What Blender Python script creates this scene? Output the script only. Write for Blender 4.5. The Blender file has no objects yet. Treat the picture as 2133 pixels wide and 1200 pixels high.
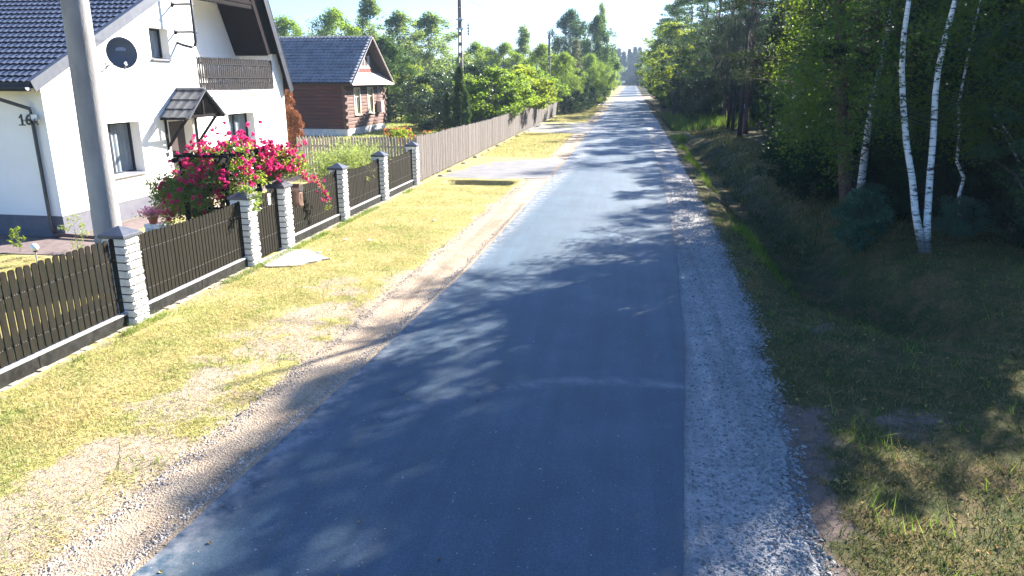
import bpy, bmesh, math, random
import numpy as np
from mathutils import Vector, Matrix
R = random.Random(7)
rng = np.random.default_rng(11)
scene = bpy.context.scene
COL = scene.collection
rad = math.radians

# ------------------------------------------------------------------ camera
FPX = 1507.0; CAMZ = 4.4
pitch = math.atan((600-163)/FPX); yaw = math.atan(250*math.cos(pitch)/FPX)
cd = bpy.data.cameras.new('camera'); cam = bpy.data.objects.new('camera', cd); COL.objects.link(cam)
cam.location = (0, 0, CAMZ); cam.rotation_euler = (math.pi/2-pitch, 0, yaw)
cd.sensor_width = 36; cd.lens = FPX/2133*36; cd.clip_end = 6000; cd.clip_start = .05
scene.camera = cam
_F = Vector((-math.sin(yaw)*math.cos(pitch), math.cos(yaw)*math.cos(pitch), -math.sin(pitch)))
_R = Vector((math.cos(yaw), math.sin(yaw), 0)); _U = _R.cross(_F)
def ray(x, y): return _F + _R*((x-1066.5)/FPX) - _U*((y-600)/FPX)
def G(x, y, z=0.0):                       # ground point under a spot of the photograph
    r = ray(x, y); t = (z-CAMZ)/r.z; return Vector((r.x*t, r.y*t, z))
def at(x, y, Y):                          # point at distance Y
    r = ray(x, y); t = Y/r.y; return Vector((r.x*t, Y, CAMZ+r.z*t))

# ------------------------------------------------------------------ materials
def nt(name):
    m = bpy.data.materials.new(name); m.use_nodes = True
    n = m.node_tree; b = n.nodes['Principled BSDF']; return m, n, b
def N(n, t, **k):
    o = n.nodes.new(t)
    for a, v in k.items():
        if a in o.inputs: o.inputs[a].default_value = v
        else: setattr(o, a, v)
    return o
def noise(n, vec, scale, detail=4, rough=.55):
    o = N(n, 'ShaderNodeTexNoise'); o.inputs['Scale'].default_value = scale
    o.inputs['Detail'].default_value = detail; o.inputs['Roughness'].default_value = rough
    n.links.new(vec, o.inputs['Vector']); return o.outputs['Fac']
def coords(n, scale=(1,1,1)):
    t = N(n, 'ShaderNodeTexCoord'); m = N(n, 'ShaderNodeMapping'); m.inputs['Scale'].default_value = scale
    n.links.new(t.outputs['Object'], m.inputs['Vector']); return m.outputs['Vector']
def ramp(n, f, stops):
    r = N(n, 'ShaderNodeValToRGB'); e = r.color_ramp.elements
    while len(e) < len(stops): e.new(.5)
    for el, (p, c) in zip(e, stops):
        el.position = p; el.color = (*c, 1) if len(c) == 3 else c
    n.links.new(f, r.inputs['Fac']); return r.outputs['Color']
def mix(n, f, a, b, mode='MIX'):
    m = N(n, 'ShaderNodeMix', data_type='RGBA', blend_type=mode)
    for s, v in ((m.inputs['Factor'], f), (m.inputs['A'], a), (m.inputs['B'], b)):
        if hasattr(v, 'is_output'): n.links.new(v, s)
        elif isinstance(v, (int, float)): s.default_value = v
        else: s.default_value = (*v, 1)
    return m.outputs['Result']
def math_(n, op, a, b=0.0, clamp=False):
    m = N(n, 'ShaderNodeMath', operation=op, use_clamp=clamp)
    for i, v in enumerate((a, b)):
        if hasattr(v, 'is_output'): n.links.new(v, m.inputs[i])
        else: m.inputs[i].default_value = v
    return m.outputs[0]
def bump(n, b, h, strength=.3, dist=.02):
    u = N(n, 'ShaderNodeBump'); u.inputs['Strength'].default_value = strength; u.inputs['Distance'].default_value = dist
    n.links.new(h, u.inputs['Height']); n.links.new(u.outputs['Normal'], b.inputs['Normal'])
def mat(name, c1, c2=None, scale=6, rough=.7, bmp=.15, dist=.01, metal=0, stretch=(1,1,1), spec=.5, scale2=None, pos=(.35,.65)):
    m, n, b = nt(name); v = coords(n, stretch)
    c2 = c2 or tuple(x*.75 for x in c1)
    f = noise(n, v, scale, 6, .6)
    c = ramp(n, f, [(pos[0], c1), (pos[1], c2)])
    n.links.new(c, b.inputs['Base Color'])
    b.inputs['Roughness'].default_value = rough; b.inputs['Metallic'].default_value = metal
    b.inputs['Specular IOR Level'].default_value = spec
    if bmp: bump(n, b, noise(n, v, scale2 or scale*6, 4), bmp, dist)
    return m
def leafmat(name, c1, c2, tr, trans=.45, rough=.55, spec=.25):
    m, n, b = nt(name)
    g = N(n, 'ShaderNodeNewGeometry')
    c = ramp(n, g.outputs['Random Per Island'], [(0, c1), (.75, c2), (1, tuple(min(1, x*1.5) for x in c2))])
    oi = N(n, 'ShaderNodeObjectInfo')
    h = N(n, 'ShaderNodeHueSaturation'); n.links.new(c, h.inputs['Color'])
    n.links.new(math_(n, 'ADD', math_(n, 'MULTIPLY', oi.outputs['Random'], .5), .75), h.inputs['Value'])
    n.links.new(math_(n, 'ADD', math_(n, 'MULTIPLY', oi.outputs['Random'], .04), .48), h.inputs['Hue'])
    n.links.new(h.outputs['Color'], b.inputs['Base Color'])
    b.inputs['Roughness'].default_value = rough; b.inputs['Specular IOR Level'].default_value = spec
    t = N(n, 'ShaderNodeBsdfTranslucent'); tc = mix(n, g.outputs['Random Per Island'], tr, tuple(x*.55 for x in tr))
    n.links.new(tc, t.inputs['Color'])
    s = N(n, 'ShaderNodeMixShader'); s.inputs[0].default_value = trans
    n.links.new(b.outputs[0], s.inputs[1]); n.links.new(t.outputs[0], s.inputs[2])
    n.links.new(s.outputs[0], n.nodes['Material Output'].inputs['Surface']); return m
M = {}
M['stucco'] = mat('white_stucco', (.84,.83,.80), (.80,.79,.76), 1.5, .9, .25, .004, scale2=90, spec=.2)
M['plinth'] = mat('grey_plinth', (.13,.13,.155), (.10,.10,.125), 3, .85, .25, .004, scale2=90, spec=.2)
M['anthracite'] = mat('anthracite_metal', (.015,.019,.030), (.021,.025,.038), 4, .5, .05, .002, spec=.2)
M['rooftile'] = mat('dark_blue_roof_tiles', (.045,.055,.085), (.062,.073,.11), 2, .42, .05, .002)
M['fascia'] = mat('grey_fascia', (.085,.095,.115), (.065,.07,.09), 5, .4, .08, .003, metal=.2)
M['sill'] = mat('grey_sill', (.23,.23,.26), (.18,.18,.21), 5, .4, .05, .002)
M['darkwood'] = mat('dark_wood', (.010,.008,.009), (.006,.005,.005), 3, .8, .3, .006, stretch=(6,6,1), spec=.08)
M['soffit'] = mat('dark_soffit', (.010,.007,.009), (.015,.010,.012), 3, .85, .3, .006, stretch=(1,8,8), spec=.05)
M['railwood'] = mat('weathered_rail', (.035,.032,.035), (.008,.007,.008), 5, .8, .4, .006, stretch=(8,8,1), spec=.1)
M['pipe'] = mat('downpipe_metal', (.045,.045,.05), None, 5, .35, .03, .001)
M['brownpipe'] = mat('brown_pipe', (.12,.045,.03), None, 5, .5, .05, .002)
M['concrete'] = mat('pole_concrete', (.33,.32,.315), (.14,.136,.138), 1.6, .9, .6, .012, stretch=(1,1,.35), scale2=40, pos=(.3,.75))
M['lattice'] = mat('old_concrete', (.17,.16,.155), (.11,.10,.10), 4, .9, .3, .01)
M['mortar'] = mat('dark_mortar', (.008,.008,.010), None, 8, .9, .4, .005)
M['stone'] = mat('white_stone', (.78,.77,.74), (.55,.54,.53), 7, .85, .8, .018, scale2=26, spec=.2, pos=(.45,.8))
M['cap'] = mat('slate_cap', (.075,.08,.10), (.05,.055,.07), 6, .4, .15, .004)
M['picket'] = mat('dark_stained_picket', (.022,.019,.013), (.009,.008,.006), 4, .85, .5, .006, spec=.08, stretch=(9,9,1), pos=(.3,.7))
M['rail'] = mat('black_rail', (.012,.012,.012), None, 4, .6, .1)
M['concrete_base'] = mat('dark_fence_base', (.030,.030,.027), (.010,.010,.009), 7, .9, .5, .008, scale2=60, spec=.1)
M['basetop'] = mat('fence_base_cap', (.36,.36,.37), (.25,.25,.26), 7, .8, .3, .004)
M['footing'] = mat('rough_footing', (.33,.29,.24), (.22,.19,.16), 6, .95, .8, .02)
M['greywood'] = mat('grey_board', (.115,.094,.086), (.04,.034,.033), 2.2, .9, .7, .01, stretch=(14,14,.8), pos=(.3,.7))
M['oldpicket'] = mat('old_picket', (.34,.30,.25), (.18,.16,.13), 2.2, .9, .6, .01, stretch=(10,10,1))
M['mailbox'] = mat('mailbox_brown', (.15,.085,.065), (.10,.06,.05), 6, .4, .1, .002, metal=.3)
M['mailtrim'] = mat('mailbox_trim', (.33,.25,.19), None, 9, .4, .2, .003, metal=.3)
M['white'] = mat('white_paint', (.8,.8,.8), (.74,.74,.74), 6, .5, .02)
M['black'] = mat('black_paint', (.008,.008,.009), None, 6, .5, .02)
M['cream'] = mat('cream_paint', (.66,.62,.47), (.5,.46,.34), 5, .7, .2, .004)
M['log'] = mat('log_wood', (.12,.026,.014), (.014,.004,.004), 1.6, .9, .8, .012, stretch=(.5,1,9), pos=(.25,.75), scale2=9)
M['loggable'] = mat('gable_log_wood', (.15,.065,.045), (.045,.02,.015), 1.2, .8, .8, .012, stretch=(1,.5,9), pos=(.25,.75), scale2=9)
M['gabledark'] = mat('gable_boards', (.03,.010,.010), (.016,.007,.007), 3, .8, .5, .01, stretch=(8,8,1))
M['pent'] = mat('pent_sheet', (.50,.42,.38), (.40,.33,.30), 3, .6, .2, .006)
M['trim'] = mat('pale_trim', (.45,.40,.37), (.34,.30,.28), 5, .7, .2, .006)
M['red'] = mat('red_ornament', (.55,.035,.02), (.38,.03,.02), 9, .6, .1)
M['found'] = mat('whitewashed_foundation', (.6,.58,.55), (.42,.40,.38), 2.5, .9, .4, .02)
M['meter'] = mat('pinkish_box', (.50,.33,.31), (.44,.29,.27), 4, .6, .05)
M['dish'] = mat('grey_dish', (.07,.078,.10), (.055,.062,.085), 3, .38, .02)
M['dishlogo'] = mat('dish_logo', (.26,.30,.38), (.18,.21,.28), 20, .5, .02)
M['galv'] = mat('galvanised', (.42,.43,.45), (.3,.31,.33), 12, .45, .1, .002, metal=.6)
M['terracotta'] = mat('terracotta', (.42,.12,.07), (.33,.09,.05), 7, .8, .2)
M['landing'] = mat('beige_slab', (.52,.44,.34), (.42,.35,.27), 4, .8, .2)
M['bark'] = mat('dark_bark', (.055,.042,.034), (.022,.017,.014), 3, .95, .9, .03, stretch=(4,4,1))
M['pinebark'] = mat('pine_bark', (.14,.08,.058), (.05,.033,.027), 3, .95, 1, .04, stretch=(4,4,1.2))
M['greybark'] = mat('grey_bark', (.12,.10,.085), (.06,.05,.045), 3, .95, .7, .03, stretch=(4,4,1))
M['rock'] = mat('field_rock', (.32,.27,.23), (.18,.15,.13), 5, .9, .6, .02)
M['bluemetal'] = mat('blue_roof_metal', (.09,.12,.2), (.07,.09,.16), 2, .4, .1)
M['curtain'] = mat('curtain', (.42,.42,.44), (.24,.24,.26), 2.2, .9, .3, .02, stretch=(12,12,.6))
M['curtain2'] = mat('cream_curtain', (.7,.62,.38), (.45,.4,.24), 4, .9, .3, .02, stretch=(8,8,.8))
M['dark'] = mat('dark_room', (.01,.01,.012), None, 3, .9, 0)
M['door'] = mat('brown_door', (.045,.028,.03), (.035,.022,.024), 3, .45, .1)
M['weedstalk'] = mat('stalk', (.12,.10,.04), None, 3, .9, 0)

def glassmat():
    m, n, b = nt('window_glass')
    tr = N(n, 'ShaderNodeBsdfTransparent'); tr.inputs[0].default_value = (.88,.92,.95,1)
    gl = N(n, 'ShaderNodeBsdfGlossy'); gl.inputs['Roughness'].default_value = .03; gl.inputs['Color'].default_value = (.8,.85,.9,1)
    fr = N(n, 'ShaderNodeFresnel'); fr.inputs[0].default_value = 1.45
    ge = N(n, 'ShaderNodeNewGeometry'); fk = math_(n, 'MULTIPLY', fr.outputs[0], math_(n, 'SUBTRACT', 1.0, ge.outputs['Backfacing']))
    s = N(n, 'ShaderNodeMixShader'); n.links.new(fk, s.inputs[0]); n.links.new(tr.outputs[0], s.inputs[1]); n.links.new(gl.outputs[0], s.inputs[2])
    n.links.new(s.outputs[0], n.nodes['Material Output'].inputs['Surface']); return m
M['glass'] = glassmat()
def globemat():
    m, n, b = nt('opal_globe'); b.inputs['Base Color'].default_value = (.85,.85,.84,1); b.inputs['Roughness'].default_value = .3; return m
M['globe'] = globemat()
def birchmat():
    m, n, b = nt('birch_bark'); t = N(n, 'ShaderNodeTexCoord')
    mp = N(n, 'ShaderNodeMapping'); mp.inputs['Scale'].default_value = (2.2, 2.2, 9); n.links.new(t.outputs['Object'], mp.inputs['Vector'])
    f = noise(n, mp.outputs['Vector'], 1.6, 5, .65)
    c = ramp(n, f, [(.40, (.02,.02,.02)), (.47, (.60,.60,.58)), (.62, (.78,.78,.76)), (.75, (.45,.44,.42))])
    sx = N(n, 'ShaderNodeSeparateXYZ'); n.links.new(t.outputs['Object'], sx.inputs[0])
    # cracked dark foot
    z = math_(n, 'ADD', math_(n, 'MULTIPLY', sx.outputs[2], 1.1), math_(n, 'MULTIPLY', noise(n, mp.outputs['Vector'], 5, 3), -1.1))
    foot = ramp(n, z, [(-.0, (.25,.25,.25)), (.35, (1,1,1))])
    n.links.new(mix(n, 1.0, c, foot, 'MULTIPLY'), b.inputs['Base Color']); b.inputs['Roughness'].default_value = .75
    bump(n, b, f, .4, .01); return m
M['birch'] = birchmat()

LM = {
 'birchleaf': leafmat('birch_leaves', (.013,.042,.016), (.028,.075,.022), (.30,.44,.03), .36),
 'mid': leafmat('mid_green_leaves', (.035,.09,.022), (.075,.145,.03), (.30,.44,.04), .5),
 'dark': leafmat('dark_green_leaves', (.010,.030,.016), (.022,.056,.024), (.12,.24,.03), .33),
 'yellow': leafmat('yellow_green_leaves', (.07,.14,.02), (.12,.20,.03), (.42,.52,.04), .5),
 'blue': leafmat('blue_green_leaves', (.035,.085,.06), (.06,.13,.085), (.12,.22,.06), .30, .4),
 'ash': leafmat('ash_leaves', (.05,.095,.05), (.09,.15,.07), (.32,.44,.10), .5),
 'needle': leafmat('pine_needles', (.010,.022,.016), (.020,.040,.026), (.05,.08,.02), .18, .8, .08),
 'needleolive': leafmat('olive_needles', (.075,.085,.04), (.11,.12,.055), (.18,.2,.05), .25),
 'thuja': leafmat('thuja_scales', (.022,.05,.02), (.05,.095,.03), (.12,.2,.03), .25),
 'deep': leafmat('shaded_forest_leaves', (.006,.020,.011), (.014,.038,.017), (.06,.13,.02), .25),  # leaf colour darkened to stand in for the shade inside the forest
 'hazel': leafmat('hazel_leaves', (.018,.04,.022), (.035,.065,.03), (.10,.17,.03), .22, .34, .5),
 'willow': leafmat('willow_leaves', (.10,.17,.05), (.17,.25,.09), (.42,.5,.12), .45),
 'rust': leafmat('dry_brown_scales', (.20,.075,.035), (.30,.12,.06), (.35,.12,.05), .25),
 'orange': leafmat('orange_tips', (.45,.14,.05), (.5,.2,.06), (.7,.25,.08), .4),
 'rose': leafmat('rose_leaves', (.035,.09,.03), (.10,.19,.05), (.42,.52,.06), .45, .35, .5),
 'petal': leafmat('rose_petals', (.26,.003,.05), (.60,.02,.19), (.85,.05,.32), .35, .6),
 'pink': leafmat('pink_petals', (.70,.12,.32), (.75,.25,.45), (.85,.3,.5), .4, .6),
}
# ------------------------------------------------------------------ object helpers
def tag(o, label=None, cat=None, group=None, kind=None):
    if label: o['label'] = label
    if cat: o['category'] = cat
    if group: o['group'] = group
    if kind: o['kind'] = kind
    return o
def link(o, parent=None):
    COL.objects.link(o)
    if parent is not None: o.parent = parent
    return o
def thing(name, label, cat, loc=(0,0,0), rz=0, group=None):
    o = bpy.data.objects.new(name, None); o.empty_display_size = .2; link(o)
    o.location = loc; o.rotation_euler = (0, 0, rz); return tag(o, label, cat, group)
class MB:
    def __init__(s): s.v = []; s.f = []
    def add(s, vs, fs):
        o = len(s.v); s.v += [tuple(v) for v in vs]; s.f += [tuple(i+o for i in f) for f in fs]; return s
    def box(s, x0, x1, y0, y1, z0, z1):
        return s.add([(x,y,z) for z in (z0,z1) for y in (y0,y1) for x in (x0,x1)],
                     [(0,2,3,1),(4,5,7,6),(0,1,5,4),(2,6,7,3),(0,4,6,2),(1,3,7,5)])
    def prism(s, pts, axis, a, b):          # polygon pts (2D), extruded along an axis
        n = len(pts)
        def mk(p, t):
            if axis == 'x': return (t, p[0], p[1])
            if axis == 'y': return (p[0], t, p[1])
            return (p[0], p[1], t)
        vs = [mk(p, a) for p in pts]+[mk(p, b) for p in pts]
        fs = [tuple(range(n-1, -1, -1)), tuple(range(n, 2*n))]+[(i, (i+1) % n, n+(i+1) % n, n+i) for i in range(n)]
        return s.add(vs, fs)
    def tube(s, pts, rads, sides=8, caps=True):
        pts = [Vector(p) for p in pts]
        if isinstance(rads, (int, float)): rads = [rads]*len(pts)
        vs = []; up = Vector((0.0123, .03, 1))
        for i, p in enumerate(pts):
            d = (pts[min(i+1, len(pts)-1)]-pts[max(i-1, 0)]).normalized()
            u = d.cross(Vector((1, .1, 0)) if abs(d.z) > .7 else up).normalized(); w = d.cross(u)
            for k in range(sides):
                a = 2*math.pi*k/sides; vs.append(p+(u*math.cos(a)+w*math.sin(a))*rads[i])
        fs = [(i*sides+k, i*sides+(k+1) % sides, (i+1)*sides+(k+1) % sides, (i+1)*sides+k) for i in range(len(pts)-1) for k in range(sides)]
        if caps:
            fs.append(tuple(range(sides-1, -1, -1))); b = (len(pts)-1)*sides; fs.append(tuple(b+k for k in range(sides)))
        return s.add(vs, fs)
    def bar(s, a, b, w, h, upv=(0,0,1)):
        a = Vector(a); b = Vector(b); d = (b-a).normalized(); u = d.cross(Vector(upv)).normalized(); v = u.cross(d)
        vs = [p+u*(w/2*i)+v*(h/2*j) for p in (a, b) for i, j in ((-1,-1),(1,-1),(1,1),(-1,1))]
        return s.add(vs, [(0,1,2,3),(7,6,5,4),(0,4,5,1),(1,5,6,2),(2,6,7,3),(3,7,4,0)])
    def sphere(s, c, r, n=10, sc=(1,1,1), jit=0):
        vs = []; fs = []; m = n//2+1
        for i in range(m+1):
            t = math.pi*i/m
            for k in range(n):
                a = 2*math.pi*k/n; q = r*(1+jit*(R.random()-.5))
                vs.append((c[0]+q*math.sin(t)*math.cos(a)*sc[0], c[1]+q*math.sin(t)*math.sin(a)*sc[1], c[2]+q*math.cos(t)*sc[2]))
        for i in range(m):
            for k in range(n): fs.append((i*n+k, (i+1)*n+k, (i+1)*n+(k+1) % n, i*n+(k+1) % n))
        return s.add(vs, fs)
    def build(s, name, m, parent=None, smooth=False, bevel=0):
        me = bpy.data.meshes.new(name); me.from_pydata(s.v, [], s.f); me.update()
        bm = bmesh.new(); bm.from_mesh(me)
        bmesh.ops.recalc_face_normals(bm, faces=bm.faces)
        bm.to_mesh(me); bm.free()
        me.materials.append(m)
        if smooth: me.polygons.foreach_set('use_smooth', [True]*len(me.polygons))
        o = bpy.data.objects.new(name, me); link(o, parent)
        if bevel:
            b = o.modifiers.new('bevel', 'BEVEL'); b.width = bevel; b.segments = 2; b.limit_method = 'ANGLE'
        return o
def npmesh(name, verts, faces, m, parent=None, smooth=False):
    """faces: (F,k) int array"""
    me = bpy.data.meshes.new(name); F, k = faces.shape
    me.vertices.add(len(verts)); me.vertices.foreach_set('co', verts.astype(np.float32).ravel())
    me.loops.add(F*k); me.loops.foreach_set('vertex_index', faces.astype(np.int32).ravel())
    me.polygons.add(F); me.polygons.foreach_set('loop_start', np.arange(0, F*k, k, dtype=np.int32))
    me.polygons.foreach_set('loop_total', np.full(F, k, dtype=np.int32))
    me.polygons.foreach_set('use_smooth', np.full(F, bool(smooth)))
    me.update(calc_edges=True); me.validate(); me.materials.append(m)
    o = bpy.data.objects.new(name, me); link(o, parent); return o
def copy_tree(o, parent=None):
    c = o.copy(); COL.objects.link(c); c.parent = parent
    for ch in list(o.children): copy_tree(ch, c)
    return c

def unit(v): return v/np.maximum(np.linalg.norm(v, axis=1, keepdims=True), 1e-9)
def leaves(name, c, size, m, parent, aspect=.6, up=.6, axis=None, fold=.25, jit=.35):
    """small folded leaf faces at centres c"""
    n = len(c)
    s = size*(1+jit*(rng.random(n)-.5)*2)[:, None]
    nor = rng.normal(size=(n, 3)); nor[:, 2] = np.abs(nor[:, 2])+up; nor = unit(nor)
    d = rng.normal(size=(n, 3)) if axis is None else axis+rng.normal(size=(n, 3))*.35
    d = unit(d-nor*np.sum(d*nor, axis=1, keepdims=True)); w = np.cross(nor, d)
    a = c-d*s*.5; b = c+d*s*.5; k = nor*s*fold*.5
    l = c+w*s*aspect*.5+k; r = c-w*s*aspect*.5+k
    v = np.stack([a, l, b, r], axis=1).reshape(-1, 3)
    f = np.arange(4*n).reshape(-1, 4)
    return npmesh(name, v, f, m, parent)

def vnoise(x, y, s, seed=0):
    """smooth value noise in numpy"""
    x = np.asarray(x)*s+seed*17.13; y = np.asarray(y)*s+seed*5.7
    xi = np.floor(x).astype(np.int64); yi = np.floor(y).astype(np.int64); fx = x-xi; fy = y-yi
    fx = fx*fx*(3-2*fx); fy = fy*fy*(3-2*fy)
    def h(i, j):
        q = np.sin(i*127.1+j*311.7+seed*74.7)*43758.5453; return q-np.floor(q)
    return (h(xi, yi)*(1-fx)+h(xi+1, yi)*fx)*(1-fy)+(h(xi, yi+1)*(1-fx)+h(xi+1, yi+1)*fx)*fy
def fbm(x, y, s, seed=0, o=4):
    t = 0; a = .5; n = 0
    x = np.asarray(x, float); y = np.asarray(y, float)
    for i in range(o):
        t = t+a*vnoise(x, y, s*2.03**i, seed+i); n += a; a *= .55; x, y = .8*x-.6*y, .6*x+.8*y
    return t/n
def sst(a, b, x): t = np.clip((x-a)/(b-a), 0, 1); return t*t*(3-2*t)

# ------------------------------------------------------------------ road geometry
RL = [(-12,-4.6),(0,-4.45),(5,-4.33),(10.6,-3.98),(16.5,-3.67),(30,-3.5),(46.7,-3.38),(77,-3.4),(164,-3.3),(480,-3.4),(700,-3.4)]
RR = [(-12,.1),(0,.35),(5.8,.66),(10.7,1.0),(12.4,1.1),(17.7,1.3),(24.5,1.5),(33.6,1.6),(54,1.58),(78,1.55),(164,1.6),(480,1.8),(700,1.8)]
GL = [(-12,-5.6),(0,-5.4),(4.9,-5.24),(7.4,-5.15),(11.7,-4.95),(17.8,-4.9),(27.4,-4.75),(32,-4.5),(60,-4.6),(90,-4.5),(164,-4.4),(480,-4.4),(700,-4.4)]
GR = [(-12,1.3),(0,1.6),(6,1.86),(8.9,2.08),(14,2.44),(17.4,2.52),(29.9,2.75),(52,2.95),(90,2.9),(164,2.8),(480,2.8),(700,2.8)]
def curve(tab, y): return np.interp(y, [p[0] for p in tab], [p[1] for p in tab])
def height(x, y):
    x = np.asarray(x, float); y = np.asarray(y, float)
    wob = .12*np.sin(y*.9)+.1*np.sin(y*2.3+1)
    xl = 3.45+wob*.6+.9*sst(16, 13, y); xr = 6.7+wob+.7*sst(19, 14, y)-.0*y
    xm = 5.0
    prof = sst(xl-.15, xl+1.15, x)*sst(xr, xr-1.5, x)
    my = sst(12.9, 15.0, y)*(1-sst(53, 58, y)*(1-sst(66, 71, y)))*(1-sst(150, 165, y))
    z = -1.05*prof*my
    z = z+.30*sst(6.2, 7.6, x)*sst(12.5, 17, y)*(1-sst(15, 40, x))*(.6+.5*fbm(x, y, .35, 3))
    z = z-.06*sst(2.6, 3.5, x)
    # washed-out end of the driveway culvert
    z = z-.34*sst(-8.2, -7.5, x)*sst(-4.7, -5.4, x)*sst(30.2, 31.3, y)*sst(31.95, 31.75, y)
    z = z+.035*(fbm(x, y, 1.3, 5)-.5)*sst(-4.3, -5.2, x)+.10*(fbm(x, y, .9, 9)-.5)*sst(3.0, 4.5, x)
    # below the carriageway everything stays flat
    on = sst(curve(GL, y)-.25, curve(GL, y)+.1, x)*sst(curve(GR, y)+.25, curve(GR, y)-.1, x)
    return z*(1-on)-.045*on
def bare(x, y):
    """how much bare sand shows on the verge, 0..1"""
    n = fbm(x, y, .55, 21, 5)
    g = curve(GL, y)
    edge = np.exp(-((x-(g-.75))/.75)**2)*sst(20, 9, y)*.55
    track = np.exp(-((x+6.5)/.9)**2)*.32*sst(17, 12, y)
    near = np.exp(-np.clip(g-x, 0, 9)/.18)*.35
    hi = fbm(x, y, 1.7, 27, 5)
    left = .9*sst(.42, .95, .35*n+.65*hi+edge*.62+track*.55+near-.06)
    dg = x-curve(GR, y)
    right = sst(.58, .85, n+.34*np.exp(-np.clip(dg, 0, 9)/.55)*sst(16, 8, y)+.05)
    foot = np.exp(-((x+8.75)/.16)**2)*.5
    return np.clip(np.where(x < -1, left+foot*sst(.3, .7, n+.3), right*np.where(x > 3.9, .25*(y > 12)+1.*(y <= 12), 1)), 0, 1)

def ground():
    xs = np.concatenate([-np.geomspace(1500, 24, 16), np.arange(-20, -9.2, .5), np.arange(-9.2, 10.6, .14), np.arange(10.8, 24, .8), np.geomspace(25, 1500, 16)])
    ys = np.concatenate([-np.geomspace(600, 14, 8), np.arange(-12, 2, 1.), np.arange(2, 36, .16), np.arange(36, 80, .4), np.arange(80, 180, 2.5), np.geomspace(182, 2500, 24)])
    X, Y = np.meshgrid(xs, ys); Z = height(X, Y)
    nx, ny = len(xs), len(ys); v = np.stack([X, Y, Z], -1).reshape(-1, 3)
    i = np.arange(ny-1)[:, None]*nx+np.arange(nx-1)[None, :]; i = i.ravel()
    f = np.stack([i, i+1, i+1+nx, i+nx], -1)
    m, n, b = nt('meadow_ground'); vec = coords(n)
    at_ = N(n, 'ShaderNodeAttribute', attribute_name='bare'); wd = N(n, 'ShaderNodeAttribute', attribute_name='wood')
    fine = noise(n, vec, 9, 6, .7); big = noise(n, vec, .7, 5, .6); huge = noise(n, vec, .12, 3); med = noise(n, vec, 2.6, 5, .65)
    grass = ramp(n, big, [(.34, (.22,.22,.06)), (.46, (.33,.29,.11)), (.56, (.38,.31,.14)), (.68, (.42,.34,.19))])
    gr2 = ramp(n, med, [(.38, (.22,.24,.07)), (.62, (.40,.33,.16))])
    grass = mix(n, .5, grass, gr2)
    grass = mix(n, .55, grass, ramp(n, fine, [(.3, (.35,.35,.35)), (.7, (1.5,1.45,1.3))]), 'MULTIPLY')
    sand = ramp(n, fine, [(.3, (.23,.18,.135)), (.7, (.40,.325,.25))])
    fb = math_(n, 'ADD', at_.outputs['Fac'], math_(n, 'MULTIPLY', math_(n, 'SUBTRACT', noise(n, vec, 5, 5, .7), .5), 1.5))
    c = mix(n, ramp(n, fb, [(.35, (0,0,0)), (.6, (1,1,1))]), grass, sand)
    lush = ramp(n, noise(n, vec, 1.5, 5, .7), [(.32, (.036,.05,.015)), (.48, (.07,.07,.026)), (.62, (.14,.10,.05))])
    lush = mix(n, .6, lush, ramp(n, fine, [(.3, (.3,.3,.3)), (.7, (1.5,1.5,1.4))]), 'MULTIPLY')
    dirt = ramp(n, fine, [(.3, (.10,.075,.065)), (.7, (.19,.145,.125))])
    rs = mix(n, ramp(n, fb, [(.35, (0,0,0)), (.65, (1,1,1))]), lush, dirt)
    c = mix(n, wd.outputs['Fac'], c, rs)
    n.links.new(c, b.inputs['Base Color']); b.inputs['Roughness'].default_value = .95; b.inputs['Specular IOR Level'].default_value = .15
    h = math_(n, 'ADD', noise(n, vec, 14, 6, .75), math_(n, 'MULTIPLY', noise(n, vec, 45, 3, .7), .5)); bump(n, b, h, .9, .045)
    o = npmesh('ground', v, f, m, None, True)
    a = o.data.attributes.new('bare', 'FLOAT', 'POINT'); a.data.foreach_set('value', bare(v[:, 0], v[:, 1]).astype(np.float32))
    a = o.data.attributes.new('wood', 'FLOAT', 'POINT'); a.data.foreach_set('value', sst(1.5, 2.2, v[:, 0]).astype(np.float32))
    tag(o, kind='structure'); return o
ground()

def ribbon(name, La, Ra, z, m, y0, y1, wl=0, wr=0, thick=0.03, seed=1, crown=0):
    ys = np.concatenate([np.arange(y0, 60, .12 if (wl or wr) else .5), np.arange(60, 200, 2), np.arange(200, y1+1, 10)])
    ys = ys[(ys >= y0) & (ys <= y1)]
    l = curve(La, ys); r = curve(Ra, ys)
    if wl: l = l+(fbm(ys, ys*0, 2.2, seed, 4)-.5)*2*wl
    if wr: r = r+(fbm(ys, ys*0+3, 2.2, seed+5, 4)-.5)*2*wr
    K = 7; rows = []
    for j in range(K):
        t = j/(K-1); rows.append(np.stack([l+(r-l)*t, ys, z+crown*4*t*(1-t)+ys*0], -1))
    rows = [np.stack([l-.01, ys, z-thick+ys*0], -1)]+rows+[np.stack([r+.01, ys, z-thick+ys*0], -1)]
    v = np.stack(rows, 1); n_, k_ = v.shape[:2]; v = v.reshape(-1, 3)
    i = (np.arange(n_-1)[:, None]*k_+np.arange(k_-1)[None, :]).ravel()
    f = np.stack([i, i+1, i+1+k_, i+k_], -1)
    o = npmesh(name, v, f, m, None, False); tag(o, kind='structure'); return o

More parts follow.
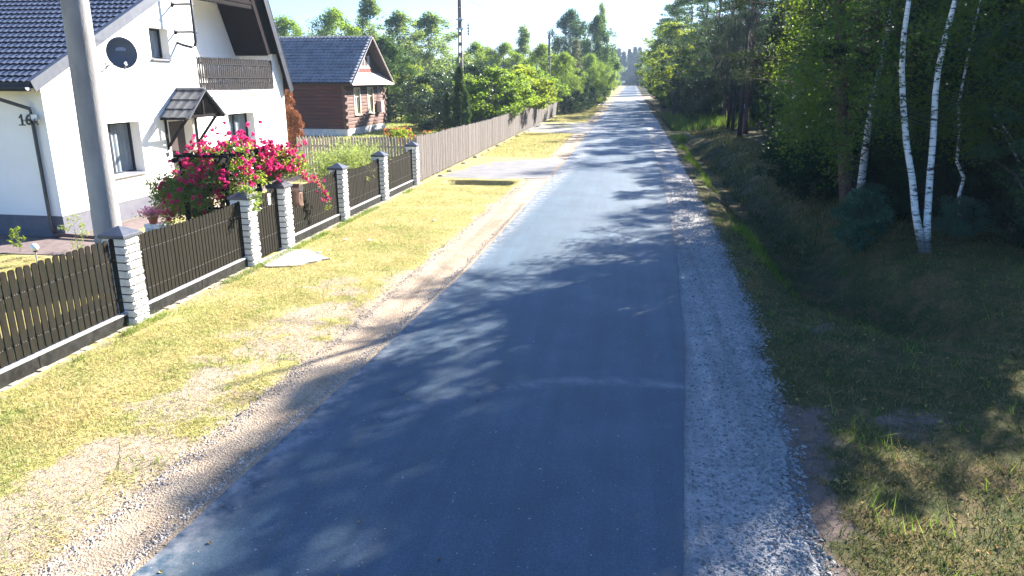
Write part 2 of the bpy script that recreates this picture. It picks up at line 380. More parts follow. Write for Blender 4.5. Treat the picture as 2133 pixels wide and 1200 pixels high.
def asphaltmat():
    m, n, b = nt('fresh_asphalt'); vec = coords(n); st = coords(n, (3.0, .12, 1))
    sp = noise(n, vec, 110, 3, .7); md = noise(n, vec, 1.1, 5, .6); lanes = noise(n, st, 1.0, 4, .6)
    c = ramp(n, md, [(.3, (.025,.052,.081)), (.7, (.036,.067,.100))])  # blue of the skylit shade is mixed into this base colour
    c = mix(n, .5, c, ramp(n, lanes, [(.35, (.75,.75,.75)), (.65, (1.3,1.3,1.28))]), 'MULTIPLY')
    c = mix(n, .6, c, ramp(n, noise(n, vec, 38, 4, .75), [(.35, (.6,.6,.6)), (.5, (1,1,1)), (.66, (1.55,1.5,1.45))]), 'MULTIPLY')
    c = mix(n, .5, c, ramp(n, noise(n, vec, .45, 5, .7), [(.38, (.72,.74,.78)), (.62, (1.25,1.22,1.18))]), 'MULTIPLY')
    c = mix(n, .75, c, ramp(n, sp, [(.28, (.35,.35,.35)), (.5, (1,1,1)), (.70, (1.9,1.9,1.9))]), 'MULTIPLY')
    # pale dusty arc dragged over the lanes and dust near the left edge
    t = N(n, 'ShaderNodeTexCoord'); s = N(n, 'ShaderNodeSeparateXYZ'); n.links.new(t.outputs['Object'], s.inputs[0])
    x, y = s.outputs[0], s.outputs[1]
    xx = math_(n, 'ADD', x, -.2); arc = math_(n, 'ADD', math_(n, 'MULTIPLY', math_(n, 'MULTIPLY', xx, xx), .15), -10.2)
    d = math_(n, 'ABSOLUTE', math_(n, 'ADD', y, arc))
    a = math_(n, 'SUBTRACT', 1.0, math_(n, 'MULTIPLY', d, 4.5), True)
    a = math_(n, 'MULTIPLY', a, ramp(n, noise(n, vec, 1.3, 5, .7), [(.42, (0,0,0)), (.70, (.42,.42,.42))]))
    c = mix(n, a, c, (.42,.42,.42))
    g = math_(n, 'MULTIPLY', math_(n, 'ADD', math_(n, 'ADD', x, math_(n, 'MULTIPLY', y, -.042)), 4.42), 1.0)   # distance from the left edge near the viewer
    e = math_(n, 'SUBTRACT', 1.0, math_(n, 'MULTIPLY', g, 2.6), True)
    e = math_(n, 'MULTIPLY', e, ramp(n, noise(n, vec, 4, 5, .7), [(.4, (0,0,0)), (.75, (.8,.8,.8))]))
    c = mix(n, e, c, (.34,.32,.31))
    spots = ramp(n, noise(n, vec, 22, 2, .5), [(.735, (0,0,0)), (.76, (1,1,1))])
    c = mix(n, math_(n, 'MULTIPLY', spots, .55), c, (.5,.49,.47))
    n.links.new(c, b.inputs['Base Color'])
    b.inputs['Roughness'].default_value = .66; b.inputs['Specular IOR Level'].default_value = .45
    bump(n, b, noise(n, vec, 130, 3, .7), .55, .006); return m
M['asphalt'] = asphaltmat()
def gravelmat(name, c1, c2, c3):
    m, n, b = nt(name); vec = coords(n); vo = N(n, 'ShaderNodeTexVoronoi'); vo.inputs['Scale'].default_value = 38; n.links.new(vec, vo.inputs['Vector'])
    tr = coords(n, (2.2, .1, 1))
    c = ramp(n, noise(n, vec, 1.6, 5, .65), [(.35, c1), (.65, c2)])
    cell = N(n, 'ShaderNodeRGBToBW'); n.links.new(vo.outputs['Color'], cell.inputs[0])
    k = ramp(n, cell.outputs[0], [(.1, (.78,.78,.78)), (.9, (1.2,1.2,1.2))])
    c = mix(n, .8, c, k, 'MULTIPLY')
    c = mix(n, .55, c, ramp(n, noise(n, tr, 1.2, 4, .6), [(.38, (.55,.55,.56)), (.56, (1.1,1.1,1.1))]), 'MULTIPLY')
    n.links.new(c, b.inputs['Base Color']); b.inputs['Roughness'].default_value = .95; b.inputs['Specular IOR Level'].default_value = .15
    h = math_(n, 'ADD', vo.outputs['Distance'], noise(n, vec, 70, 4, .7)); bump(n, b, h, .8, .02); return m
M['gravelR'] = gravelmat('limestone_gravel', (.24,.245,.25), (.34,.335,.33), None)
M['gravelL'] = gravelmat('sandy_gravel', (.29,.225,.16), (.37,.295,.22), None)
ribbon('road', RL, RR, 0.02, M['asphalt'], -12, 480, .022, .012, .07, 15, crown=0)
RRo = [(y, x-.06) for y, x in RR]; RLo = [(y, x+.06) for y, x in RL]
ribbon('gravel_shoulder', RRo, GR, -.012, M['gravelR'], -12, 480, 0, .22, .05, 3)
ribbon('gravel_shoulder', GL, RLo, -.012, M['gravelL'], -12, 480, .08, 0, .05, 9)
M['galvlip'] = mat('pale_edge', (.17,.17,.175), (.09,.095,.10), 9, .9, .2, .004)
# thin pale strip just inside the right asphalt edge
lipL = [(y, x-.035) for y, x in RR]; lipR = [(y, x-.01) for y, x in RR]
ribbon('road_edge_lip', lipL, lipR, .026, M['galvlip'], 16, 60, .004, .004, .004, 5)

def patch(name, pts, z, m, kind='structure'):
    mb = MB(); n = len(pts); mb.prism(pts, 'z', z-.05, z); o = mb.build(name, m); tag(o, kind=kind); return o
M['oldasphalt'] = mat('worn_drive_asphalt', (.11,.105,.108), (.155,.15,.15), 1.3, .7, .4, .006, scale2=70)
M['cementslab'] = mat('cement_slab', (.30,.28,.26), (.22,.205,.19), 3, .9, .4, .006, scale2=60)
M['paving'] = mat('dark_paving', (.14,.105,.10), (.085,.06,.06), 5, .85, .4, .01)
def wob(pts, k=6, a=.06):
    out = []
    for i, p in enumerate(pts):
        q = pts[(i+1) % len(pts)]
        for j in range(k):
            t = j/k; out.append((p[0]+(q[0]-p[0])*t+R.uniform(-a, a)*(j > 0), p[1]+(q[1]-p[1])*t+R.uniform(-a, a)*(j > 0)))
    return out
patch('driveway', wob([(-3.6,33.1),(-3.55,42.0),(-5.6,40.6),(-7.4,39.0),(-8.2,36.3),(-8.6,32.8),(-6.2,32.3)]), .006, M['oldasphalt'])
patch('driveway', wob([(-3.45,61),(-3.45,77),(-5.5,75.5),(-9.6,73.5),(-9.6,62.5),(-6,61.5)]), .006, M['oldasphalt'])
patch('driveway', wob([(-3.45,128),(-3.45,146),(-8,140),(-14,136),(-14,130)]), .006, M['cementslab'])
patch('field_entrance', wob([(1.6,168),(1.6,196),(9,190),(9,174)]), .006, M['gravelL'])
patch('gate_slab', wob([(-8.95,16.25),(-8.95,17.6),(-8.3,17.65),(-7.35,16.85),(-7.9,15.95),(-8.5,15.8)], 5, .05), .03, M['cementslab'])
patch('paving', [(-19,15.9),(-19,18.2),(-13.2,18.0),(-12.6,16.2)], .02, M['paving'])
patch('paving', [(-15.8,18.1),(-15.8,33),(-14.6,33),(-14.6,18.0)], .012, M['paving'])

# stones along the shoulders (nobody could count them)
def stones(name, pos, size, m):
    n = len(pos); base = np.array([(1,0,0),(-1,0,0),(0,1,0),(0,-1,0),(0,0,1),(0,0,-1)], float)
    fc = np.array([(0,2,4),(2,1,4),(1,3,4),(3,0,4),(2,0,5),(1,2,5),(3,1,5),(0,3,5)])
    s = (size*(.5+rng.random(n)**2*1.3))[:, None, None]
    v = base[None]*(.6+.8*rng.random((n, 6, 1)))+rng.normal(size=(n, 6, 3))*.22
    v[:, :, 2] *= .65
    a = rng.random(n)*6.28; ca, sa = np.cos(a)[:, None], np.sin(a)[:, None]
    v = np.stack([v[:, :, 0]*ca-v[:, :, 1]*sa, v[:, :, 0]*sa+v[:, :, 1]*ca, v[:, :, 2]], -1)*s+pos[:, None, :]
    f = (fc[None]+np.arange(n)[:, None, None]*6).reshape(-1, 3)
    o = npmesh(name, v.reshape(-1, 3), f, m); return o
def stonemat(name, c1, c2):
    m, n, b = nt(name); g = N(n, 'ShaderNodeNewGeometry')
    n.links.new(ramp(n, g.outputs['Random Per Island'], [(0, c1), (1, c2)]), b.inputs['Base Color']); b.inputs['Roughness'].default_value = .9; return m
M['stR'] = stonemat('limestone_chips', (.11,.115,.12), (.32,.32,.31)); M['stL'] = stonemat('sandy_chips', (.22,.19,.16), (.48,.42,.36))
def scatter(n, y0, y1, fx, p=1.7):
    y = y0+(y1-y0)*rng.random(n)**p; x = fx(y, n); return x, y
def mk_st(name, x, y, size, m, label):
    z = np.maximum(height(x, y), np.where((x > curve(GL, y)) & (x < curve(GR, y)), -.012, -9))+size*.15
    o = stones(name, np.stack([x, y, z], -1), size, m); tag(o, label, 'gravel', kind='stuff')
x, y = scatter(17000, 4.5, 34, lambda y, n: curve(RR, y)+.02+(curve(GR, y)+.12-curve(RR, y))*rng.random(n)**.65)
mk_st('loose_gravel', x, y, .016, M['stR'], 'pale grey limestone chips over the right road shoulder')
x, y = scatter(6000, 4.5, 26, lambda y, n: curve(GR, y)+(fbm(y, y*0+3, 2.2, 8, 4)-.5)*.44+rng.normal(size=n)*.10)
mk_st('loose_gravel', x, y, .018, M['stR'], 'coarser pale chips heaped along the outer edge of the right shoulder')
x, y = scatter(5000, 4.2, 30, lambda y, n: curve(GL, y)+.05+rng.normal(size=n)*.10)
mk_st('loose_gravel', x, y, .013, M['stL'], 'sandy gravel along the outer edge of the left shoulder')
x, y = scatter(6000, 4.2, 26, lambda y, n: curve(RL, y)-.10-np.abs(rng.normal(size=n))*.09)
mk_st('loose_gravel', x, y, .012, M['stL'], 'grey chips along the left edge of the asphalt')

# grass blades
def grassmat(name, stops, tr):
    m, n, b = nt(name); g = N(n, 'ShaderNodeNewGeometry')
    c = ramp(n, g.outputs['Random Per Island'], stops)
    vec = coords(n); c = mix(n, .6, c, ramp(n, noise(n, vec, .9, 4), [(.35, (.55,.8,.45)), (.6, (1.15,1.05,1.0))]), 'MULTIPLY')
    n.links.new(c, b.inputs['Base Color']); b.inputs['Roughness'].default_value = .7; b.inputs['Specular IOR Level'].default_value = .2
    t = N(n, 'ShaderNodeBsdfTranslucent'); n.links.new(c, t.inputs['Color']); s = N(n, 'ShaderNodeMixShader'); s.inputs[0].default_value = tr
    n.links.new(b.outputs[0], s.inputs[1]); n.links.new(t.outputs[0], s.inputs[2]); n.links.new(s.outputs[0], n.nodes['Material Output'].inputs['Surface']); return m
M['gdry'] = grassmat('dry_grass', [(0, (.24,.27,.07)), (.3, (.38,.35,.14)), (.75, (.50,.42,.21)), (1, (.54,.45,.28))], .35)
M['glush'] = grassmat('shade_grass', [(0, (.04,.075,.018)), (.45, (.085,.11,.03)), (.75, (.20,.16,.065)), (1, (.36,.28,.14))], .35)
M['gtall'] = grassmat('tall_grass', [(0, (.08,.16,.02)), (.6, (.16,.25,.04)), (1, (.30,.33,.08))], .45)
def blades(name, x, y, h, w, m, label, lean=.5):
    n = len(x); z = height(x, y); b = np.stack([x, y, z], -1)
    hh = h*(.4+.9*rng.random(n))[:, None]; a = rng.random(n)*6.28
    side = np.stack([np.cos(a), np.sin(a), a*0], -1)*w*.5
    tip = b+np.concatenate([rng.normal(size=(n, 2))*lean, np.ones((n, 1))], 1)*hh
    v = np.stack([b-side, b+side, tip], 1).reshape(-1, 3)
    o = npmesh(name, v, np.arange(3*n).reshape(-1, 3), m); tag(o, label, 'grass', kind='stuff')
def field(n, x0, x1, y0, y1, p, keep):
    y = y0+(y1-y0)*rng.random(n)**p; x = x0+(x1-x0)*rng.random(n); k = keep(x, y); k = rng.random(n) < k; return x[k], y[k]
x, y = field(330000, -8.78, -4.7, 4.2, 40, 1.9, lambda x, y: (1-.93*bare(x, y))*(x < curve(GL, y)-.02)*(fbm(x, y, 1.1, 33)*1.5-.15)*(1-((y > 32.2) & (y < 41.5) & (x > -8.6))))
blades('verge_grass', x, y, .045, .011, M['gdry'], 'short dry yellow green grass on the verge between fence and road', .8)
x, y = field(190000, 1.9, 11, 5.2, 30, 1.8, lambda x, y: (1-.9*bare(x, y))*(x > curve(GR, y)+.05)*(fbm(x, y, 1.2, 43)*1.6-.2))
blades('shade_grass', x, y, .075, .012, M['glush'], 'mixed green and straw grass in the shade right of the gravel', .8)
x, y = field(60000, 2.7, 4.6, 18, 60, 1.2, lambda x, y: np.exp(-((x-(3.75+.15*np.sin(y)))/.36)**2)*sst(.42,.62,fbm(x, y, .5, 53))*sst(17,24,y))
blades('ditch_grass', x, y, .24, .02, M['gtall'], 'taller bright green grass along the near lip of the ditch', .35)
x, y = field(30000, 5.0, 8.5, 22, 70, 1.1, lambda x, y: (fbm(x, y, .5, 57)*1.8-.5))
blades('bank_grass', x, y, .22, .03, M['glush'], 'thin grass on the far bank of the ditch', .5)
x, y = field(26000, 4.6, 11, 68, 110, 1.0, lambda x, y: (fbm(x, y, .2, 58)*1.8-.3))
blades('reeds', x, y, .9, .06, M['gtall'], 'rank green weeds filling the far end of the ditch', .3)
x, y = field(60000, -8.7, -4.5, 42, 125, 1.0, lambda x, y: (fbm(x, y, .3, 61)*1.4)*(1-((y > 61) & (y < 77))))
blades('far_verge_grass', x, y, .09, .04, M['gdry'], 'yellow green grass along the grey board fence', .6)
x, y = field(60000, -17, -9.4, 9, 18, 1.0, lambda x, y: (y < 15.8)*.7*(1-.0*x))
blades('yard_grass', x, y, .05, .012, M['gdry'], 'dry lawn inside the dark picket fence', .7)
x, y = field(90000, -30, -9.6, 34, 100, 1.0, lambda x, y: .8+0*x)
blades('garden_grass', x, y, .10, .045, M['gtall'], 'bright green garden lawn behind the grey boards', .6)
x, y = field(5000, -9.0, -8.78, 5, 30, 1.2, lambda x, y: (fbm(x, y, .9, 71) > .5)*1.)
blades('fence_foot_grass', x-.0+.18, y, .13, .012, M['gtall'], 'green tufts at the foot of the dark picket fence', .5)

x, y = field(9000, 2.6, 9.5, 5.5, 24, 1.4, lambda x, y: (fbm(x, y, 2.3, 81) > .60)*(x > curve(GR, y)+.2)*1.)
blades('weed_tufts', x, y, .20, .014, M['gtall'], 'taller green tufts scattered over the shaded right bank', .5)
x, y = field(7000, -8.6, -5.2, 4.5, 22, 1.4, lambda x, y: (fbm(x, y, 2.6, 83) > .62)*(x < curve(GL, y)-.1)*1.)
blades('weed_tufts', x, y, .11, .014, M['gtall'], 'greener tufts dotted through the dry verge', .6)
def litter(name, n, fx, y0, y1, size, m, label, lift=.02):
    y = y0+(y1-y0)*rng.random(n)**1.5; x = fx(y, n); z = height(x, y)+lift; z = np.where((x > curve(GL, y)) & (x < curve(GR, y)), np.where((x > curve(RL, y)) & (x < curve(RR, y)), .026, 0.0), z)
    o = leaves(name, np.stack([x, y, z], -1), size, m, None, .7, 3.0, None, .5, .6); tag(o, label, 'litter', kind='stuff')
M['deadleaf'] = grassmat('fallen_leaf', [(0, (.16,.09,.03)), (.5, (.32,.20,.07)), (1, (.42,.33,.12))], .2)
litter('fallen_leaves', 1500, lambda y, n: 2.3+8*rng.random(n), 5.5, 28, .05, M['deadleaf'], 'dry fallen leaves and twigs strewn over the shaded right bank')
litter('fallen_leaves', 70, lambda y, n: curve(RL, y)+rng.random(n)**2*4.5, 5, 30, .035, M['deadleaf'], 'few tiny dry leaves lying on the asphalt', .0)
# ------------------------------------------------------------------ front fence
XF = -8.85
def pillar(y, label, name='fence_pillar'):
    w = .43; t = thing(name, label, 'fence pillar', (XF-w/2, y+w/2, 0), 0, 'white stone pillars of the dark picket fence')
    mb = MB(); h = w/2; mb.box(-h+.02, h-.02, -h+.02, h-.02, -.1, 1.63); mb.build('core', M['mortar'], t)
    sb = MB(); ch = .149; g = .024
    def block(face, a0, a1, z0, z1, rough):
        # pillow-faced block on one side of the shaft
        nu, nv = (7, 6) if rough else (2, 2); vs = []
        for j in range(nv+1):
            for i in range(nu+1):
                u = a0+(a1-a0)*i/nu; z = z0+(z1-z0)*j/nv
                ed = i in (0, nu) or j in (0, nv)
                d = h-.012+(0.004 if ed else (.012+(R.random()**1.4)*.042 if rough else .010+R.random()*.003))
                if not ed and rough: u += R.uniform(-.008, .008); z += R.uniform(-.006, .006)
                vs.append({'e': (d, u, z), 's': (u, -d, z), 'w': (-d, u, z), 'n': (u, d, z)}[face])
        fs = [(j*(nu+1)+i, j*(nu+1)+i+1, (j+1)*(nu+1)+i+1, (j+1)*(nu+1)+i) for j in range(nv) for i in range(nu)]
        n0 = len(vs); border = [i for i in range(nu+1)]+[j*(nu+1)+nu for j in range(1, nv+1)]+[nv*(nu+1)+i for i in range(nu-1, -1, -1)]+[j*(nu+1) for j in range(nv-1, 0, -1)]
        q = h-.03
        for b_ in border:
            x_, y_, z_ = vs[b_]
            vs.append({'e': (q, y_, z_), 's': (x_, -q, z_), 'w': (-q, y_, z_), 'n': (x_, q, z_)}[face])
        for k in range(len(border)): fs.append((border[k], border[(k+1) % len(border)], n0+(k+1) % len(border), n0+k))
        sb.add(vs, fs)
    for k in range(11):
        z0 = k*ch+g/2; z1 = (k+1)*ch-g/2
        pat = [[-h+.01, 0, h-.01], [-h+.01, -.09, h-.01], [-h+.01, .07, h-.01]][k % 3]
        for face in 'ew':
            e = [-h+.004]+pat[1:-1]+[h-.004]
            for a0, a1 in zip(e, e[1:]): block(face, a0+g/2, a1-g/2, z0, z1, True)
        for face in 'sn': block(face, -h+.03, h-.03, z0, z1, False)
    sb.build('stone_facing', M['stone'], t)
    c = MB(); o = h+.045
    c.add([(-o,-o,1.64),(o,-o,1.64),(o,o,1.64),(-o,o,1.64),(-o,-o,1.70),(o,-o,1.70),(o,o,1.70),(-o,o,1.70),(0,0,1.84)],
          [(3,2,1,0),(0,1,5,4),(1,2,6,5),(2,3,7,6),(3,0,4,7),(4,5,8),(5,6,8),(6,7,8),(7,4,8)])
    c.build('cap', M['cap'], t, bevel=.004)
    return t
PY = [11.40, 15.77, 17.65, 21.67, 25.66, 29.84]
PL = ['nearest white stone pillar with a slate grey pyramid cap at the corner by the concrete pole',
      'white stone pillar left of the garden gate with a leafy rose sprig over its cap',
      'white stone pillar right of the garden gate with the brown letter box beside it',
      'white stone pillar standing between the letter box fence section and the willow shrub section',
      'white stone pillar in front of the pale willow shrub, second from the grey boards',
      'farthest white stone pillar, next to the start of the grey board fence']
for y, l in zip(PY, PL): pillar(y, l)

def picket(mb, x, y, w, z0, z1, t=.02, tilt=0, round_=True):
    # flat board facing +X, rounded top
    pts = [(-w/2, z0), (w/2, z0), (w/2, z1-w*.38)]
    if round_: pts += [(w*.42, z1-w*.16), (w*.22, z1-w*.03), (-w*.22, z1-w*.03), (-w*.42, z1-w*.16)]
    else: pts += [(0, z1)]
    pts += [(-w/2, z1-w*.38)]
    pts = [(y+p[0]+tilt*(p[1]-z0), p[1]) for p in pts]
    mb.prism(pts, 'x', x-t/2, x+t/2)
def panel(y0, y1, label, ztop=1.62, sag=.06, name='picket_fence', pitch_=.124, w=.098, base=True, zb=.27):
    t = thing(name, label, 'picket fence' if base else 'gate', (XF-.2, (y0+y1)/2, 0), 0, 'dark picket sections between the white pillars' if base else None)
    L = y1-y0; mb = MB(); n = int(round(L/pitch_)); st = L/n
    for i in range(n):
        yy = -L/2+st*(i+.5); u = abs(2*(i+.5)/n-1)
        picket(mb, .02+R.uniform(-.002, .002), yy, w+R.uniform(-.003, .003), zb+.01, ztop-sag*(1-u*u)+R.uniform(-.006, .006), tilt=R.uniform(-.004, .004))
    for z in (.52, 1.27): MB().box(-.04, .005, -L/2-.02, L/2+.02, z-.025, z+.025).build('rail', M['rail'], t)
    sc = mb; nf = len(mb.f)
    for i in range(n):
        yy = -L/2+st*(i+.5)
        for z in (.52, 1.27):
            for dy in (-.022, .022): sc.box(.03, .0345, yy+dy-.005, yy+dy+.005, z-.005, z+.005)
    po = mb.build('pickets', M['picket'], t); po.data.materials.append(M['galv'])
    for p_ in po.data.polygons[nf:]: p_.material_index = 1
    if base:
        b = MB(); k = max(1, int(round(L/2.0)))
        for i in range(k):
            a0 = -L/2+L*i/k; a1 = -L/2+L*(i+1)/k; b.box(-.03, .075, a0+.004, a1-.004, -.1, .225)
        b.build('concrete_base', M['concrete_base'], t, bevel=.006)
        c = MB(); c.box(-.05, .085, -L/2+.002, L/2-.002, .226, .262); c.build('base_cap', M['basetop'], t, bevel=.005)
        f = MB(); k = int(L/.18)
        for i in range(k):
            a0 = -L/2+L*i/k; w_ = .17+R.uniform(-.04, .04); f.box(.05, w_, a0, a0+L/k-.004, -.12, .012+R.uniform(-.01, .012))
        f.build('footing', M['footing'], t)
    return t
panel(7.15, 11.39, 'nearest dark picket section, cut by the left edge, left of the corner pillar', 1.66, .0, pitch_=.148, w=.112)
panel(11.85, 15.76, 'dark picket section between the corner pillar and the gate, before the rose bush')
panel(18.1, 21.66, 'dark picket section with the brown letter box and trailing rose branch', 1.66, .14)
panel(22.12, 25.65, 'dark picket section in front of the willow shrub, middle of the three beyond the gate', 1.60, .10)
panel(26.11, 29.83, 'short looking dark picket section just before the grey board fence', 1.56, .10)
gt = panel(16.22, 17.64, 'narrow dark picket garden gate with a small white number plate', 1.66, .03, 'garden_gate', base=False, zb=.06)
# small plate on the gate
pl = MB(); pl.box(.036, .042, .17, .30, 1.30, 1.58); plate = pl.build('number_plate', M['white'], gt)
def text(name, s, size, m, parent, loc, rot, ext=.002, bold=.0, width=None):
    cu = bpy.data.curves.new(name, 'FONT'); cu.body = s; cu.size = size; cu.extrude = ext; cu.offset = bold; cu.align_x = 'CENTER'; cu.align_y = 'CENTER'
    o = bpy.data.objects.new(name+'_tmp', cu); COL.objects.link(o)
    dg = bpy.context.evaluated_depsgraph_get(); me = bpy.data.meshes.new_from_object(o.evaluated_get(dg)); COL.objects.unlink(o); bpy.data.objects.remove(o)
    me.materials.clear(); me.materials.append(m); q = bpy.data.objects.new(name, me); link(q, parent); q.location = loc; q.rotation_euler = rot
    if width: q.scale = (width, 1, 1)
    return q
RX = (math.pi/2, 0, math.pi/2)
text('lettering', '16A', .075, M['black'], plate, (.0435, .235, 1.49), RX, .001, .002)
text('lettering', '12', .075, M['black'], plate, (.0435, .235, 1.38), RX, .001, .002)

# letter box on the fence, right of the gate pillar
mt = thing('letter_box', 'brown vintage letter box with arched top hung on the dark pickets', 'letter box', (XF-.09, 18.42, 1.02))
b = MB()
def arch(w, z0, zr, n=10): return [(-w, z0), (w, z0)]+[(w*math.cos(math.pi*i/n), zr+w*math.sin(math.pi*i/n)) for i in range(n+1)]
b.prism(arch(.125, .06, .50), 'x', 0, .20); b.build('body', M['mailbox'], mt, bevel=.01)
b = MB(); b.prism(arch(.095, .42, .50), 'x', .2005, .204); b.build('slot_recess', M['dark'], mt)
b = MB(); b.prism(arch(.145, .47, .50), 'x', -.005, .225)
ob = b.build('hood', M['mailbox'], mt, bevel=.008); ob.scale = (1, 1, 1)
b = MB(); b.prism(arch(.12, .44, .50), 'x', .2255, .2275); b.build('hood_opening', M['dark'], mt)
b = MB(); b.tube([(.14, -.14, .06), (.14, .14, .06)], .065, 12); b.build('paper_roll_holder', M['mailbox'], mt, True)
b = MB()
b.box(.2015, .208, -.09, .09, .385, .405); b.tube([(.205, -.03, .36), (.206, .02, .33), (.206, -.03, .28), (.206, .03, .24), (.206, 0, .19)], .010, 6)
b.tube([(.205, .04, .35), (.206, -.01, .31), (.206, .04, .26)], .008, 6)
b.tube([(.205, 0, .30), (.206, 0, .17)], .008, 6); b.build('post_horn_relief', M['mailtrim'], mt)

# ------------------------------------------------------------------ grey board fence along the road
def boardfence():
    t = thing('board_fence', 'long weathered grey board fence running along the road to the trees', 'board fence', (-9.0, 30.6, 0))
    mb = MB(); y = 30.45
    while y < 93:
        w = R.uniform(.10, .135); x = .06*math.sin(y*.5)*.3+R.uniform(-.008, .008); zt = 1.92+.05*math.sin(y*.23)+R.uniform(-.035, .03)
        if y < 33: zt += .10*(1-(y-30.4)/2.6)
        zb = .03+R.uniform(0, .05)+height(-9, y)
        picket(mb, x, y+w/2-30.6, w-.006, float(zb), zt, .022, R.uniform(-.006, .006), round_=False); y += w+R.uniform(.0, .012)
    mb.build('boards', M['greywood'], t)
    for z in (.5, 1.45): MB().box(-.09, -.02, 0, 62, z-.03, z+.03).build('rail', M['greywood'], t)
    for k in range(26):
        p = MB(); yy = .3+k*2.45; p.box(-.2, -.092, yy-.05, yy+.05, -.2, 1.72); p.build('post', M['greywood'], t)
boardfence()
rk = None
for k in range(16):
    yy = 33+k*2.6+R.uniform(-.8, .8); p = MB(); r_ = R.uniform(.07, .15)
    p.sphere((0, 0, r_*.3), r_, 8, (1.2, R.uniform(.8, 1.6), .55), .35)
    o = p.build('rock', M['rock']); o.location = (-8.78+R.uniform(0, .16), yy, float(height(-8.7, yy))); o.rotation_euler = (0, 0, R.uniform(0, 3))
    tag(o, 'rough field rock lying at the foot of the grey board fence', 'rock', 'rocks along the foot of the board fence')
# old picket fence across, from the house corner to the road fence
t = thing('old_picket_fence', 'weathered grey pointed picket fence between white house and board fence, behind the willow shrub', 'picket fence', (-15.5, 32.7, 0))
mb = MB(); x = 0
while x < 6.3:
    w = R.uniform(.085, .12); zt = 1.80+R.uniform(-.06, .06); tl = R.uniform(-.012, .012)
    pts = [(x, .08), (x+w, .08), (x+w, zt-.1), (x+w/2+R.uniform(-.02, .02), zt), (x, zt-.1)]
    pts = [(p[0]+tl*p[1], p[1]) for p in pts]; mb.prism(pts, 'y', -.012+R.uniform(-.006, .006), .012); x += w+R.uniform(.025, .05)
mb.build('pickets', M['oldpicket'], t)
for z in (.45, 1.35): MB().box(0, 6.4, .02, .08, z-.035, z+.035).build('rail', M['oldpicket'], t)
for k in range(4):
    p = MB(); p.box(.1+k*2.05, .22+k*2.05, .085, .2, -.1, 1.6); p.build('post', M['oldpicket'], t)

# ------------------------------------------------------------------ tiles
def tilesheet(name, m, parent, O, A, B, la, lb, wave, course, amp, step, na=None, clip=None, thick=.02):
    """tiled roof surface: O corner at eave, A unit along eave, B unit up the slope."""
    O = Vector(O); A = Vector(A).normalized(); B = Vector(B).normalized(); Nn = A.cross(B).normalized()
    if Nn.z < 0: Nn = -Nn
    na = int(la/(wave/6)); us = [la*i/na for i in range(na+1)]
    vs_ = []; k = 0; rows = []
    while k*course < lb:
        v0 = k*course; v1 = min(lb, (k+1)*course); rows += [(v0, step), (v0+.3*(v1-v0), step*.72), (v1-.0005, 0.0)]; k += 1
    verts = []
    for v, h in rows:
        for u in us:
            ph = (u/wave) % 1; wv = (abs(math.sin(math.pi*ph))**.75)*amp
            scal = .035*math.sin(math.pi*ph) if h > 0 and abs((v/course)-round(v/course)) < .01 else 0
            verts.append(O+A*u+B*max(0, v-scal)+Nn*(h+wv))
    n1 = len(us); fs = [(j*n1+i, j*n1+i+1, (j+1)*n1+i+1, (j+1)*n1+i) for j in range(len(rows)-1) for i in range(na)]
    v = np.array([tuple(p) for p in verts]); o = npmesh(name, v, np.array(fs), m, parent); return o

# ------------------------------------------------------------------ white house
XW = -15.85; Y0, Y1 = 18.1, 32.5; XB = -27.0
def rl(y): return 4.28+.475*(y-17.5)           # underside-line of left slope
def rr(y): return 4.78+2.1*(32.45-y)
ya = (4.78+2.1*32.45-4.28+.475*17.5)/(2.1+.475); za = rl(ya)
house = thing('white_house', 'white rendered house with dark tiled roof, grey base and recessed wooden balcony', 'house', (-20, 25, 0))
def part(mb, name, m, parent=house, **k):
    o = mb.build(name, m, parent, **k); return o
house_inv = Matrix.Translation((20, -25, 0))
def hp(o):       # parts are written in world coordinates
    o.matrix_parent_inverse = house_inv; return o
def boolean(body, cutters):
    for c in cutters:
        md = body.modifiers.new('cut', 'BOOLEAN'); md.object = c; md.operation = 'DIFFERENCE'; md.solver = 'EXACT'
    dg = bpy.context.evaluated_depsgraph_get(); me = bpy.data.meshes.new_from_object(body.evaluated_get(dg))
    body.modifiers.clear(); body.data = me
    for c in cutters: COL.objects.unlink(c); bpy.data.objects.remove(c)
wall = MB(); wall.prism([(Y0, .62), (Y1, .62), (Y1, rr(Y1)-.12), (ya, za-.3), (Y0, rl(Y0)-.12)], 'x', XB, XW)
wall = hp(wall.build('walls', M['stucco'], house))
WIN = [  # y0, y1, z0, z1
    (20.22, 22.0, 1.42, 3.06), (23.12, 24.16, 5.02, 6.02), (27.46, 29.55, 1.62, 3.02)]
cut = []
def cutter(x0, x1, y0, y1, z0, z1):
    c = MB().box(x0, x1, y0, y1, z0, z1).build('cutter', M['dark']); cut.append(c)
for w in WIN: cutter(XW-1.2, XW+.3, *w)
cutter(XW-.9, XW+.3, 23.55, 25.0, .5, 2.95)
c = MB().prism([(25.7, 3.92), (31.6, 3.92), (31.6, 5.42), (30.6, 7.46), (25.7, 7.46)], 'x', XW-1.5, XW+.3).build('cutter', M['dark']); cut.append(c)
cutter(XW-2.2, XW-1.4, 25.9, 28.0, 3.93, 6.66)
boolean(wall, cut)
pb = MB(); pb.box(XB+.02, XW-.015, Y0+.015, Y1-.015, -.1, .617); hp(pb.build('base', M['plinth'], house))
